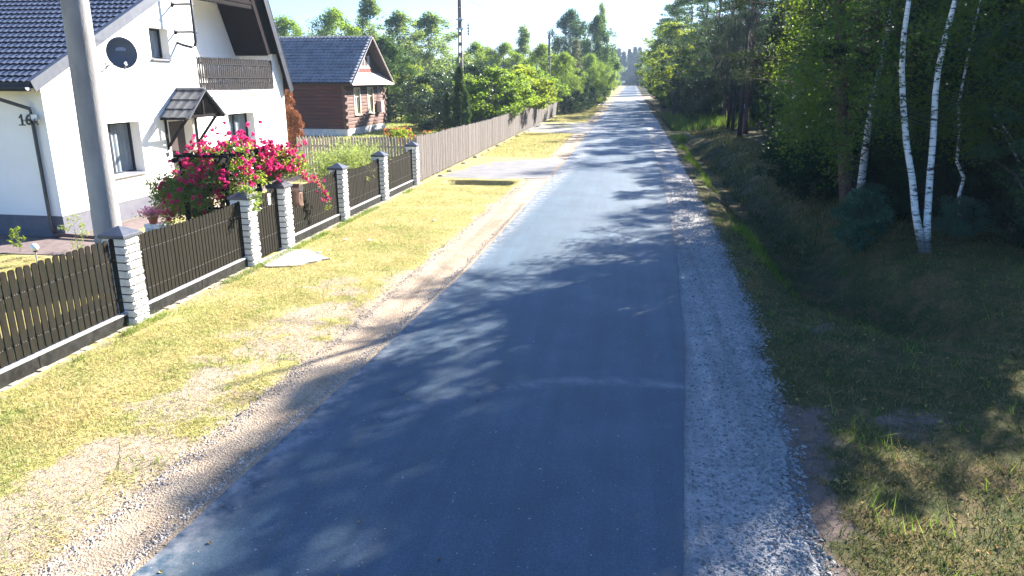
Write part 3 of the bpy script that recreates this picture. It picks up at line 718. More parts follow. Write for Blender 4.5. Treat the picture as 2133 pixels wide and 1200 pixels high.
def window(x, y0, y1, z0, z1, parent, inv, fr=M['anthracite'], cur=M['curtain'], mull=0.5, depth=.24, sill=M['sill'], fw=.07, sillout=.09, revealsill=True):
    xf = x-depth
    f = MB()
    f.box(xf-.06, xf, y0+.001, y0+fw, z0, z1-.001); f.box(xf-.06, xf, y1-fw, y1-.001, z0, z1-.001); f.box(xf-.06, xf, y0+fw, y1-fw, z0, z0+fw); f.box(xf-.06, xf, y0+fw, y1-fw, z1-fw, z1-.001)
    if mull: ym = y0+(y1-y0)*mull; f.box(xf-.058, xf+.012, ym-fw*.6, ym+fw*.6, z0+fw, z1-fw)
    fo = f.build('window', fr, parent); fo.matrix_parent_inverse = inv
    g = MB(); g.box(xf-.035, xf-.025, y0+fw*.9, y1-fw*.9, z0+fw*.9, z1-fw*.9); go = g.build('pane', M['glass'], fo)
    if cur:
        n = 40; vs = []
        for i in range(n+1):
            yy = y0+.02+(y1-y0-.04)*i/n; d = xf-.09+.02*math.sin(i*1.3)+.01*math.sin(i*2.9)
            vs += [(d, yy, z0+.03), (d, yy, z1-.03)]
        cc = MB().add(vs, [(2*i, 2*i+2, 2*i+3, 2*i+1) for i in range(n)]).build('curtain', cur, fo)
    if sill:
        s = MB(); s.prism([(xf, z0+.035), (x+sillout, z0-.005), (x+sillout, z0-.045), (x+sillout-.01, z0-.045), (x+sillout-.01, z0-.02), (xf, z0+.005)], 'y', y0-.05, y1+.05)
        so = s.build('sill', sill, fo)
    return fo
for i, w in enumerate(WIN): window(XW, *w, house, house_inv, mull=(.42, 0, .5)[i], depth=.34 if i != 1 else .30)
# entrance door
d = MB(); d.box(XW-.42, XW-.36, 23.56, 24.99, .3, 2.94); do = hp(d.build('door', M['door'], house))
h_ = MB(); h_.box(XW-.36, XW-.32, 24.80, 24.84, 1.35, 1.75); h_.build('handle', M['galv'], do)
h_ = MB(); h_.box(XW-.359, XW-.352, 23.72, 24.05, .8, 2.7); h_.build('door_pane', M['glass'], do)
b = MB(); b.box(XW+.002, XW+.03, 23.22, 23.36, 1.78, 1.93); hp(b.build('doorbell_box', M['anthracite'], house))
# balcony door
d = MB(); d.box(XW-1.78, XW-1.72, 25.9, 28.0, 3.93, 6.6); do = hp(d.build('balcony_door', M['anthracite'], house))
g = MB(); g.box(XW-1.719, XW-1.712, 26.0, 27.9, 4.1, 6.5); g.build('pane', M['glass'], do)
# balcony slab lip and railing
s = MB(); s.box(XW-.1, XW+.06, 25.55, 31.75, 3.72, 3.90); hp(s.build('balcony_slab', M['stucco'], house, bevel=.006))
rail = MB(); y = 25.72
while y < 31.55:
    w = .118; zt = 5.16+R.uniform(-.008, .008); x = XW-.04+.012*(R.random()-.5)
    zs = [3.96, 4.18, 4.24, 4.45, 4.52, 4.9, 4.98, 5.1, zt]; ws = [1, 1, .72, 1, 1, .72, 1, 1, .8]
    L_ = [(y+w/2-w/2*a, z) for z, a in zip(zs, ws)]; R_ = [(y+w/2+w/2*a, z) for z, a in zip(zs, ws)]
    for j in range(len(zs)-1):
        rail.add([(x, *L_[j]), (x, *R_[j]), (x, *R_[j+1]), (x, *L_[j+1]), (x+.02, *L_[j]), (x+.02, *R_[j]), (x+.02, *R_[j+1]), (x+.02, *L_[j+1])],
                 [(0,3,2,1), (4,5,6,7), (0,1,5,4), (3,7,6,2), (0,4,7,3), (1,2,6,5)])
    y += w+.034
ro = hp(rail.build('balcony_railing', M['railwood'], house))
r2 = MB()
for z in (4.2, 4.95): r2.box(XW-.10, XW-.045, 25.71, 31.59, z-.035, z+.035)
r2.box(XW-.012, XW+.01, 25.71, 31.55, 4.90, 4.94); r2.box(XW-.012, XW+.01, 25.71, 31.55, 4.40, 4.44)
r2.build('railing_bars', M['railwood'], ro)
# gable boards with scalloped ends above the balcony
g = MB(); y = 25.75
while y < 30.5:
    z0 = 7.24; g.box(XW-.02, XW+.03, y, y+.115, z0, 8.6); g.prism([(y, z0), (y+.115, z0), (y+.09, z0-.07), (y+.0575, z0-.09), (y+.025, z0-.07)], 'x', XW-.02, XW+.03); y += .13
hp(g.build('gable_boards', M['darkwood'], house))
g = MB(); g.box(XW+.032, XW+.06, 25.7, 30.45, 7.34, 7.46); hp(g.build('gable_batten', M['soffit'], house))
# soffit lining under the steep slope, over the balcony
XV = -15.55
def slab(m, name, ya_, za_, yb, zb, x0, x1, th, up):
    d = Vector((0, yb-ya_, zb-za_)).normalized(); n_ = Vector((0, -d.z, d.y))*(1 if up else -1)
    if n_.z < 0: n_ = -n_
    p = [(ya_, za_), (yb, zb), (yb+n_.y*th, zb+n_.z*th), (ya_+n_.y*th, za_+n_.z*th)]
    return hp(MB().prism(p, 'x', x0, x1).build(name, m, house))
hp(MB().prism([(31.15, 5.425), (31.598, 5.425), (30.68, 7.44), (30.1, 7.44)], 'x', XW-1.49, XW-.01).build('steep_soffit', M['soffit'], house))
hp(MB().prism([(31.13, 5.43), (32.08, 5.43), (31.05, 7.6), (30.05, 7.6)], 'x', XW-.008, XW+.07).build('gable_cladding', M['soffit'], house))
s = MB(); s.box(XW-1.5, XW-.15, 31.2, 31.64, 5.36, 5.56); hp(s.build('eave_beam', M['soffit'], house))
# left roof: deck, tiles, verge, gutter
dl = Vector((0, 1, .475)).normalized(); ll = (Vector((0, ya, za))-Vector((0, 17.5, 4.28))).length
slab(M['soffit'], 'roof_deck', 17.55, rl(17.55)-.16, ya, za-.14, XB-.3, XV-.03, .10, True)
hp(tilesheet('roof_tiles', M['rooftile'], house, (XB-.3, 17.45, rl(17.45)+.0), (1,0,0), (0,1,.475), abs(XB-.3-XV)-.12, ll+.1, .20, .37, .050, .052))
slab(M['soffit'], 'steep_roof_deck', 32.80, rr(32.80)-.14, ya, za-.10, XB-.3, XV-.03, .08, True)
dr = Vector((0, -1, 2.1)).normalized()
hp(tilesheet('steep_roof_tiles', M['rooftile'], house, (XB-.3, 32.85, rr(32.85)+.02), (1,0,0), (0,-1,2.1), abs(XB-.3-XV)-.08, 6.4, .195, .36, .025, .03))
def verge(name, ya_, za_, yb, zb, m, w=.27, lift=.05):
    d = Vector((0, yb-ya_, zb-za_)).normalized(); n_ = Vector((0, -d.z, d.y)); n_ = n_ if n_.z > 0 else -n_
    a = Vector((0, ya_, za_)); b_ = Vector((0, yb, zb)); up = n_*lift; dn = -n_*(w-lift)
    q = [a+dn, b_+dn, b_+up, a+up]
    o = MB(); o.prism([(v.y, v.z) for v in q], 'x', XV-.03, XV)
    top = [(a+up), (b_+up)]
    n0 = [(XV-.16, v.y, v.z) for v in top]+[(XV+.012, v.y, v.z) for v in top]
    o.add([(x, y_, z_) for x, y_, z_ in n0]+[(x, y_+n_.y*.02, z_+n_.z*.02) for x, y_, z_ in n0], [(0,1,3,2), (4,6,7,5), (0,2,6,4), (1,5,7,3), (0,4,5,1), (2,3,7,6)])
    return hp(o.build(name, m, house))
verge('verge_trim', 17.5, 4.26, ya, za, M['fascia'], .29, .06)
verge('verge_trim', 32.88, rr(32.88), ya, za, M['anthracite'], .36, .04)
gut = MB(); cy, cz, r0 = 17.40, 4.17, .085
for a, b_ in (((XB, cy, cz), (XV-.06, cy, cz)),):
    n = 10; vs = []
    for x in (XB, XV-.06):
        for k in range(n+1):
            t_ = math.pi+math.pi*k/n; vs.append((x, cy+r0*math.cos(t_), cz+r0*math.sin(t_)))
    gut.add(vs, [(k, k+1, n+2+k, n+1+k) for k in range(n)])
gut.box(XB, XV-.06, cy-r0-.012, cy-r0, cz-.03, cz+.02)
gut.box(XB, XV-.04, cy+.07, cy+.10, cz-.10, cz+.15)
go = hp(gut.build('gutter', M['anthracite'], house))
ec = MB(); ec.prism([(cy+r0*math.cos(math.pi+math.pi*k/10), cz+r0*math.sin(math.pi+math.pi*k/10)) for k in range(11)], 'x', XV-.065, XV-.055); ec.build('end_cap', M['sill'], go)
pp = [(-16.62, cy, cz-.07), (-16.62, cy+.02, cz-.28), (-16.20, Y0-.1, 3.60), (-16.18, Y0-.1, 3.42), (-16.18, Y0-.1, .30), (-16.12, Y0-.1, .14)]
hp(MB().tube(pp, .05, 12).build('downpipe', M['pipe'], house, True))
hp(MB().tube([(-16.12, Y0-.1, .10), (-13.9, Y0-.35, .10)], .055, 10).build('drain_pipe', M['brownpipe'], house, True))
# landing before the door
s = MB(); s.box(XW+.01, XW+1.7, 22.5, 25.8, -.1, .28); s.box(XW+1.71, XW+2.1, 22.7, 25.6, -.1, .14); hp(s.build('landing', M['landing'], house, bevel=.01))
# canopy over the door: two tiled slopes, ridge, truss and braces
YC = 24.27; ZR = 3.98; HW = 1.16; DROP = .92; XC = XW+1.05
can = MB(); sl = Vector((0, HW, DROP)).normalized()
for sgn in (-1, 1):
    can.add([(XW+.004, YC+sgn*HW, ZR-DROP-.03), (XC, YC+sgn*HW, ZR-DROP-.03), (XC, YC, ZR-.03), (XW+.004, YC, ZR-.03), (XW+.004, YC+sgn*HW, ZR-DROP), (XC, YC+sgn*HW, ZR-DROP), (XC, YC, ZR), (XW+.004, YC, ZR)],
            [(0,1,2,3), (7,6,5,4), (0,4,5,1), (1,5,6,2), (2,6,7,3), (3,7,4,0)])
co = hp(can.build('door_canopy', M['railwood'], house))
lc = math.hypot(HW, DROP)
tilesheet('canopy_tiles', M['fascia'], co, (XW+.01, YC-HW-.02, ZR-DROP+.0), (1,0,0), (0,HW,DROP), 1.04, lc-.02, .34, .48, .035, .05)
tilesheet('canopy_tiles', M['fascia'], co, (XW+.01, YC+HW+.02, ZR-DROP+.0), (1,0,0), (0,-HW,DROP), 1.04, lc-.02, .34, .48, .035, .05)
rb = MB(); rb.tube([(XW+.005, YC, ZR+.05), (XC+.03, YC, ZR+.05)], .065, 8)
for sgn in (-1, 1): rb.bar((XC+.012, YC+sgn*(HW+.02), ZR-DROP+.02), (XC+.012, YC, ZR+.03), .035, .13, (1,0,0))
rb.build('canopy_trim', M['fascia'], co)
tr = MB()
tr.box(XC-.16, XC-.08, YC-HW*.80, YC+HW*.80, ZR-DROP+.02, ZR-DROP+.12); tr.box(XC-.15, XC-.09, YC-.04, YC+.04, ZR-DROP+.12, ZR-.12)
for sgn in (-1, 1):
    tr.bar((XC-.12, YC+sgn*.86*HW, ZR-DROP+.06), (XC-.12, YC+sgn*.02, ZR-.1), .07, .08, (1,0,0))
    tr.box(XW+.004, XC-.17, YC+sgn*.78*HW-.04, YC+sgn*.78*HW+.04, ZR-DROP+.03, ZR-DROP+.11)
    tr.bar((XC-.2, YC+sgn*.78*HW, ZR-DROP+.02), (XW+.05, YC+sgn*.78*HW, 2.12), .075, .08, (0,1,0))
    tr.box(XW+.002, XW+.05, YC+sgn*.78*HW-.04, YC+sgn*.78*HW+.04, 2.0, ZR-DROP+.03)
tr.build('canopy_truss', M['darkwood'], co)
# bracket ladder (mast holder) on the wall above
lb = MB()
for z in (6.86, 5.95):
    lb.tube([(XW, 24.62, z), (XW+.62, 24.62, z), (XW+.66, 24.85, z-.01)], .036, 8)
lb.tube([(XW+.64, 24.75, 8.4), (XW+.64, 24.75, 5.62), (XW+.60, 24.74, 5.50), (XW+.5, 24.72, 5.44), (XW+.2, 24.66, 5.52), (XW, 24.64, 5.60)], .048, 8)
lb.box(XW, XW+.02, 24.55, 24.70, 6.78, 6.94); lb.box(XW, XW+.02, 24.55, 24.70, 5.88, 6.02)
hp(lb.build('cable_mast', M['anthracite'], house, True))

# house number on the side wall
hn = thing('house_number', 'black house number 16A beside the downpipe on the side wall', 'house number', (-16.22, Y0-.17, 3.30))
b = MB(); b.box(-.30, -.10, -.045, -.02, -.145, -.115); b.add([(-.27,-.045,.07),(-.205,-.045,.14),(-.205,-.045,.10),(-.27,-.045,.04),(-.27,-.02,.07),(-.205,-.02,.14),(-.205,-.02,.10),(-.27,-.02,.04)], [(0,1,2,3),(7,6,5,4),(0,4,5,1),(1,5,6,2),(2,6,7,3),(3,7,4,0)]); b.v, v1 = b.v[:8], b.v[8:]; b.f, f1 = b.f[:6], b.f[6:]; b.build('serif', M['black'], hn); c = MB(); c.v = v1; c.f = [tuple(i-8 for i in f) for f in f1]; c.build('serif', M['black'], hn)
text('digits', '16', .40, M['black'], hn, (-.09, -.03, 0), (math.pi/2, 0, 0), .01, .006)
text('letter', 'A', .24, M['black'], hn, (.22, -.03, -.05), (math.pi/2, 0, 0), .01, .006)
b = MB(); b.box(.06, .24, .012, .022, -.02, .15); b.build('backplate', M['white'], hn)
b = MB(); b.box(-.25, .30, .0, .010, -.03, .01); b.build('mounting_bar', M['galv'], hn)

# satellite dish
dt = thing('satellite_dish', 'grey satellite dish on an arm on the white gable wall', 'satellite dish', (XW, 20.75, 4.72))
D = MB(); n = 28; rings = 7; a_, b_ = .43, .47; dirv = Vector((.70, -.70, .12)).normalized(); side = dirv.cross(Vector((0,0,1))).normalized(); upv = side.cross(dirv); C0 = Vector((.52, .18, .42))
vs = [C0-dirv*.09]; 
for i in range(1, rings+1):
    for k in range(n):
        t_ = 2*math.pi*k/n; q = i/rings; vs.append(C0+side*(a_*q*math.cos(t_))+upv*(b_*q*math.sin(t_))-dirv*.09*(1-q*q))
fs = [(0, 1+k, 1+(k+1) % n) for k in range(n)]+[(1+(i-1)*n+k, 1+i*n+k, 1+i*n+(k+1) % n, 1+(i-1)*n+(k+1) % n) for i in range(1, rings) for k in range(n)]
D.add(vs, fs); o = D.build('reflector', M['dish'], dt, True); sm = o.modifiers.new('thick', 'SOLIDIFY'); sm.thickness = .012; sm.offset = -1
B_ = MB(); B_.tube([(0, .15, .05), (.22, .16, .06), (.40, .2, .36)], .024, 8); B_.box(0, .02, .07, .23, -.05, .15); B_.build('wall_arm', M['galv'], dt)
lnb = C0-upv*.36+dirv*.42
B_ = MB(); B_.tube([C0-upv*.47-dirv*.02, C0-upv*.50+dirv*.15, lnb], .016, 6); B_.build('feed_arm', M['dish'], dt)
B_ = MB(); B_.tube([lnb-dirv*.06+upv*.01, lnb+dirv*.05-upv*.01], [.045, .03], 10); B_.tube([lnb, lnb-upv*.07+dirv*.05], .025, 8); B_.build('receiver', M['white'], dt)
q0 = C0+upv*.12-dirv*.062
lg = MB(); lg.add([q0-side*.13-upv*.05, q0+side*.15-upv*.05, q0+side*.15+upv*.055, q0-side*.13+upv*.055], [(0,1,2,3)]).build('logo_patch', M['dishlogo'], dt)

# ------------------------------------------------------------------ near concrete pole
pt = thing('utility_pole', 'thick round concrete utility pole in front of the white house', 'utility pole', (-10.9, 13.6, 0))
mb = MB(); vs = []; fs = []; K = 24; H_ = 60
for i in range(H_+1):
    z = -.2+10.7*i/H_; r_ = .282-.0055*z; ox = .0135*z; oy = 0
    for k in range(K):
        a = 2*math.pi*k/K; q = r_*(1+.008*math.sin(3*a+z)); vs.append((ox+q*math.cos(a), oy+q*math.sin(a), z))
fs = [(i*K+k, i*K+(k+1) % K, (i+1)*K+(k+1) % K, (i+1)*K+k) for i in range(H_) for k in range(K)]+[tuple(range(K-1, -1, -1)), tuple(H_*K+k for k in range(K))]
mb.add(vs, fs).build('shaft', M['concrete'], pt, True)
b = MB(); b.prism([(.0, 0), (.10, 0), (.10, .34), (.05, .40), (0, .34)], 'y', -.05, .05)
o = b.build('fuse_cover', M['anthracite'], pt, bevel=.012); o.location = (.22, -.10, .98); o.rotation_euler = (0, 0, rad(-25))
b = MB(); b.tube([(.04, -.31, .0), (.03, -.30, .45), (-.04, -.30, .8), (-.10, -.29, 1.15)], .012, 6); b.build('earthing_wire', mat('greenish_wire', (.18,.35,.36)), pt)
for z in (1.2, 2.9, 4.4): MB().tube([(-.12, -.24, z), (-.13, -.285, z)], .014, 6).build('bolt', M['black'], pt)

# ------------------------------------------------------------------ yard furniture
p_ = G(78, 548)
lt = thing('garden_lamp', 'small white globe garden lamp on a thin post behind the pickets', 'garden lamp', p_)
MB().sphere((0,0,.40), .095, 16).build('globe', M['globe'], lt, True); MB().tube([(0,0,0), (0,0,.31)], .018, 8).build('post', M['galv'], lt); MB().tube([(0,0,.29), (0,0,.33)], .05, 12).build('collar', M['anthracite'], lt)
blk = MB()
for k in range(5):
    for j in range(3): blk.box(-.34+j*.23, -.34+j*.23+.22, -.16, .16, k*.14, k*.14+.13)
bo = blk.build('stone_planter', M['stone'], bevel=.01); bo.location = (-12.25, 17.25, 0); tag(bo, 'low white block plinth under the pink flower pot', 'plinth')
ft = thing('flower_pot', 'terracotta pot of pink flowers on the white block plinth', 'flower pot', (-12.38, 17.2, .69))
vs = []; MB().tube([(0,0,.01), (0,0,.14), (0,0,.15), (0,0,.17)], [.09, .125, .14, .14], 16).build('pot', M['terracotta'], ft)
c = rng.normal(size=(420, 3))*[.13, .17, .06]+[0.04, 0.05, .27]; leaves('foliage', c, .06, LM['rose'], ft)
c = rng.normal(size=(700, 3))*[.14, .19, .07]+[0.04, 0.05, .32]; leaves('blossoms', c, .05, LM['pink'], ft, .9)

# ------------------------------------------------------------------ plants
def clumped(centres, radii, per, flat=.7):
    c = np.repeat(centres, per, axis=0); r = np.repeat(radii, per)[:, None]
    d = unit(rng.normal(size=c.shape))*(rng.random((len(c), 1))**.45); d[:, 2] *= flat
    return c+d*r
def crown_pts(n, H, z0, prof, lob=.25, seed=0, hollow=.5):
    t = rng.random(n); z = z0+(H-z0)*t
    a = rng.random(n)*2*math.pi; r = np.array([prof(q) for q in t])
    lobf = 1+lob*np.sin(a*3+seed)*np.sin(t*7+seed)+lob*.6*np.sin(a*5+seed*2+t*9)
    q = hollow+(1-hollow)*rng.random(n)**.6
    return np.stack([np.cos(a)*r*q*lobf, np.sin(a)*r*q*lobf, z], -1)
def rnd(t): return math.sin(math.pi*min(1, max(0, (t*.92+.06))))**.6
def make_tree(name, H, Rr, z0, m, bark, leaf=.2, ncl=90, per=110, prof=rnd, clr=.17, trunk_r=.14, seed=1, flat=.7, lean=(0,0), limbs=26, hollow=.5, aspect=.6, up=.6, top=1.0, lob=.25, crownname='crown'):
    t = bpy.data.objects.new(name, None); link(t)
    rr_ = random.Random(seed)
    tk = MB(); pts = []; k = 8; hh = H*.9*top
    for i in range(k+1):
        q = i/k; pts.append((lean[0]*q*q+.03*H*.3*math.sin(seed+q*4)*q, lean[1]*q*q+.03*H*.3*math.cos(seed*2+q*3)*q, hh*q-.15))
    tk.tube(pts, [trunk_r*(1-.86*i/k)*(1.25 if i == 0 else 1) for i in range(k+1)], 8)
    cp = crown_pts(ncl, H, z0, lambda q: Rr*prof(q), lob, seed, hollow)
    cp[:, 0] += lean[0]*(cp[:, 2]/H)**2; cp[:, 1] += lean[1]*(cp[:, 2]/H)**2
    for i in range(min(limbs, ncl)):
        c = cp[i]; zq = max(z0*.7, c[2]-rr_.uniform(.15, .35)*H*.6); zq = max(zq, .5); q = min(.98, (zq+.15)/hh); j = min(k-1, int(q*k)); f = q*k-j
        s = Vector(pts[j]).lerp(Vector(pts[j+1]), f); e = Vector(c); mid = s.lerp(e, .5)+Vector((0, 0, .06*H*rr_.uniform(0, 1)))
        r_ = trunk_r*(.42-.25*q); tk.tube([s, mid, e], [r_, r_*.6, r_*.22], 5, False)
    tk.build('trunk', bark, t, True)
    rad_ = np.full(ncl, clr*Rr)*(.7+.7*rng.random(ncl))
    leaves(crownname, clumped(cp, rad_, per, flat), leaf, m, t, aspect, up)
    return t
def make_pine(name, H, Rr, z0, seed=1, m=None, ncl=60, per=90, leaf=.26, trunk_r=.2, bark=None, aspect=.10, prof=None):
    prof = prof or (lambda q: (1-q)**.55*(.55+.45*math.sin(q*20)**2)+.12)
    return make_tree(name, H, Rr, z0, m or LM['needle'], bark or M['pinebark'], leaf, ncl, per, prof, .24, trunk_r, seed, .4, limbs=40, hollow=.25, aspect=aspect, up=.1, lob=.1)
def place(src, loc, label, cat='tree', s=1.0, rz=None, group=None, sz=None, used=[]):
    if src.name in used: o = copy_tree(src)
    else: o = src; used.append(src.name)
    o.location = loc; o.rotation_euler = (0, 0, R.uniform(0, 6.28) if rz is None else rz); o.scale = (s, s, sz or s)
    return tag(o, label, cat, group)

# source trees, each reused below
def rbig(t): return max(.1, (1-(abs(t-.42)/.60)**2.4)) if t > .42 else .75+.25*t/.42
broadA = make_tree('broadleaf_tree', 12, 4.2, 1.5, LM['mid'], M['bark'], .24, 230, 110, rbig, .19, seed=1, hollow=.2, flat=.9)
broadB = make_tree('broadleaf_tree', 12, 4.0, 1.5, LM['ash'], M['greybark'], .24, 190, 100, rbig, seed=4, hollow=.15, clr=.19, flat=.9)
broadC = make_tree('broadleaf_tree', 12, 4.6, 1.0, LM['dark'], M['bark'], .26, 240, 110, rbig, .18, seed=6, hollow=.3, flat=.9)
broadY = make_tree('broadleaf_tree', 8, 3.2, 1.0, LM['yellow'], M['greybark'], .20, 90, 90, seed=9)
tallA = make_tree('tall_tree', 15, 3.4, 2, LM['ash'], M['greybark'], .26, 170, 90, lambda t: (1-t)**.4*.9*min(1, .3+t*3), seed=12, hollow=.2, clr=.22)
# forest edge trees reach to the ground in layers
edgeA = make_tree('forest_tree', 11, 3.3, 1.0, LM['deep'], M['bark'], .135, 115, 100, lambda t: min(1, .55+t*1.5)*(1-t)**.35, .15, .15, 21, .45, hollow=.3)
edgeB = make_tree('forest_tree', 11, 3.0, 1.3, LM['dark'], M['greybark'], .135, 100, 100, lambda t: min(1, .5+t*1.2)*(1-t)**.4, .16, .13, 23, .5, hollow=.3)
edgeC = make_tree('forest_birch', 12, 2.6, 2.6, LM['birchleaf'], M['birch'], .10, 100, 140, lambda t: min(1, .6+t)*(1-t)**.45, .17, .11, 25, .9, hollow=.2)
pineA = make_pine('forest_pine', 13, 2.8, 3.6, 31, ncl=84, per=140, leaf=.20, aspect=.13)
pineB = make_pine('forest_pine', 12, 2.3, 2.6, 33, ncl=80, per=180, leaf=.20, trunk_r=.16, aspect=.13)

# ---- forest on the right (hand placed edge, then filled in depth)
FG = 'trees of the dark forest on the right'
cnt = 0
edge = [  # x, y, source, scale
 (10.6,26.2,edgeA,1.02),(12.5,29.6,edgeB,1.15),(11.4,22.2,edgeB,1.05),(13.8,33.5,edgeA,1.1),
 (13.0,23.0,edgeB,.95),(14.5,28.5,edgeA,1.1),(12.0,31.5,edgeA,.95),(9.6,18.4,edgeB,.72),(11.8,24.8,edgeA,1.0),(15.8,28.8,edgeB,1.2),(10.8,22.0,edgeC,.8),(9.6,25.6,edgeB,.85),(10.6,28.4,edgeA,.85),(8.7,29.5,pineB,.72),
 (8.3,33.5,edgeA,.80),(9.6,36.5,edgeB,.85),(8.6,39.5,edgeA,.85),(10.4,42,pineA,.8),(9.2,45,edgeC,.75),
 (11,49,pineA,.8),(9.4,52.5,pineB,.85),(12,56,edgeA,.9),(9.0,60.5,pineA,.9),(9.6,66,pineB,.95),(8.6,71,pineA,1.0),(9.8,76,edgeA,1.15),
 (8.6,81,pineA,1.15),(7.9,87,edgeB,1.25),(8.3,93,edgeA,1.3),(7.0,99,edgeA,1.35),(7.6,106,edgeB,1.4),(6.3,113,edgeA,1.4),(6.6,121,edgeB,1.5),(6.2,130,edgeA,1.45),(6.6,139,edgeB,1.4),(6.2,149,edgeA,1.4),(7.5,158,edgeA,1.4)]
for x, y, s, k in edge:
    k = k*((1.08 if x < 10 else 1.2) if y < 33 else (.85 if y < 54 else 1))
    kind = {'forest_birch': 'birch', 'forest_pine': 'pine'}.get(s.name.split('.')[0], 'leafy tree')
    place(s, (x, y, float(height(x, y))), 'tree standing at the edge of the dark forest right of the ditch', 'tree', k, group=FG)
for (x, y, s, k) in [(5.6,100,broadY,1.35),(5.0,118,broadY,1.5)]:
    place(s, (x, y, 0), ['bright yellow green tree overhanging the road at the forest edge', 'farther yellow green tree overhanging the road at the forest edge'][y > 110], 'tree', k)
fr = random.Random(5)
yy = 14.0
while yy < 165:
    xx = 13.5
    while xx < 13.5+min(26, 10+yy*.25):
        x = xx+fr.uniform(-1.2, 1.2); y = yy+fr.uniform(-1.5, 1.5)
        q_ = x-y/1.35
        if not (-3.2 < q_ < 2.6 and y < 38) and not (y < 38 and x < 19 and fr.random() < .33):
            s = fr.choice([edgeA, edgeB, pineA, pineB, edgeA, edgeC]); kk = fr.uniform(1.25, 1.42) if y < 33 else (fr.uniform(.8, 1.0) if y < 54 and x < 24 else fr.uniform(1.05, 1.3))
            place(s, (x, y, 0), 'tree deep inside the dark forest right of the ditch', 'tree', kk, group='trees deep inside the forest')
        xx += 4.2
    yy += 4.6 if yy < 70 else 8
# bare straight trunks seen at the forest edge beyond the ditch
for i, (px, py, r_) in enumerate([(1540,291,.17),(1525,278,.13),(1516,273,.13),(1498,248,.12),(1471,243,.16),(1462,238,.15),(1553,272,.13),(1443,241,.10),(1486,240,.14),(1506,243,.12)]):
    g_ = G(px, py); t = thing('forest_pine', 'slim dark straight trunk beyond the ditch with its crown among the others', 'tree', (g_.x, g_.y, float(height(g_.x, g_.y))-.05), R.uniform(0, 6), 'slim trunks at the forest edge')
    MB().tube([(0,0,0), (.03,0,2.5), (.05,.05,6), (0,.1,9)], [r_*1.2, r_, r_*.85, r_*.4], 9).build('trunk', M['bark'], t, True)
    cp = crown_pts(34, 10.5, 4.2, lambda q: 1.7*(1-q)**.5, .1, i, .2); leaves('crown', clumped(cp, np.full(34, .5), 110, .45), .17, LM['needle'], t, .13, .1)
    if i == 0:
        MB().box(r_*.6, r_*1.06, -.05, .05, 2.15, 2.45).build('white_mark', M['white'], t).rotation_euler = (0, 0, rad(-120))

# ---- the individual front trees
def hang_leaves(parent, tips, n, leaf, m, spread=.5, drop=1.0, name='crown'):
    cs = []
    for t_ in tips:
        t_ = np.array(t_); k = max(4, n//len(tips)); s = rng.random((k, 1)); a = np.tile(t_, (k, 1))
        a += unit(rng.normal(size=(k, 3)))*rng.random((k, 1))**.5*spread*[1, 1, .55]; a[:, 2:3] -= s*s*drop
        cs.append(a)
    return leaves(name, np.concatenate(cs), leaf, m, parent, .75, .2)
def twigs(mb, base, tips, r=.02, sag=.25):
    for t_ in tips:
        b0 = base(t_[2]); t_ = Vector(t_); m_ = b0.lerp(t_, .5)+Vector((0,0,sag)); mb.tube([b0, m_, t_, t_+Vector((0,0,-.35))], [r, r*.7, r*.4, r*.15], 5, False)
def interp(path, z):
    for a, b_ in zip(path, path[1:]):
        if a[2] <= z <= b_[2]: return Vector(a).lerp(Vector(b_), (z-a[2])/(b_[2]-a[2]))
    return Vector(path[-1])
# double birch
bt = thing('birch', 'forked white birch with two trunks spreading in a V beside the ditch', 'birch', (7.5, 19.2, 0))
gz = float(height(7.5, 19.2))
P1_ = [(0.0,0,gz-.15),(-.38,0,1.18),(-.57,0,2.01),(-.83,0,2.88),(-1.05,0,3.88),(-1.18,0,4.65),(-1.24,0,5.4),(-1.2,.1,7.4),(-1.0,.2,9.5)]
P2_ = [(.05,0,gz-.15),(-.08,0,1.02),(-.17,0,2.02),(-.24,0,2.99),(-.35,0,4.04),(-.37,0,4.65),(-.32,0,5.4),(-.1,0,7.4),(.1,-.1,10)]
rs_ = [.11,.082,.076,.07,.066,.062,.058,.04,.015]
a_tr = MB().tube(P1_, rs_, 12); b_tr = MB().tube(P2_, rs_, 12)
a_tr.build('trunk', M['birch'], bt, True); b_tr.build('trunk', M['birch'], bt, True)
tips = [(R.uniform(-3.6, 2.8), R.uniform(-1.0, 3.0), R.uniform(3.6, 9.5)) for _ in range(54)]
tips += [(-2.6,-.6,3.4),(-2.2,.3,3.0),(-1.9,-.7,4.2),(-2.9,.2,4.4),(-3.2,.5,3.8),(.9,-.6,4.6),(1.4,.3,4.2),(2.0,-.3,5.2),(-.7,-.9,5.4),(-1.7,-.5,5.2),(.3,-.8,5.6)]
tw = MB(); twigs(tw, lambda z: interp(P2_ if R.random() < .5 else P1_, min(9, max(3.2, z-.4))), tips[::2], .011); tw.build('branches', M['bark'], bt)
tips = [t_ for t_ in tips if t_[2] < .92*(t_[0]+7.5+4.2)]
hang_leaves(bt, tips, 13000, .085, LM['birchleaf'], .62, 1.0)
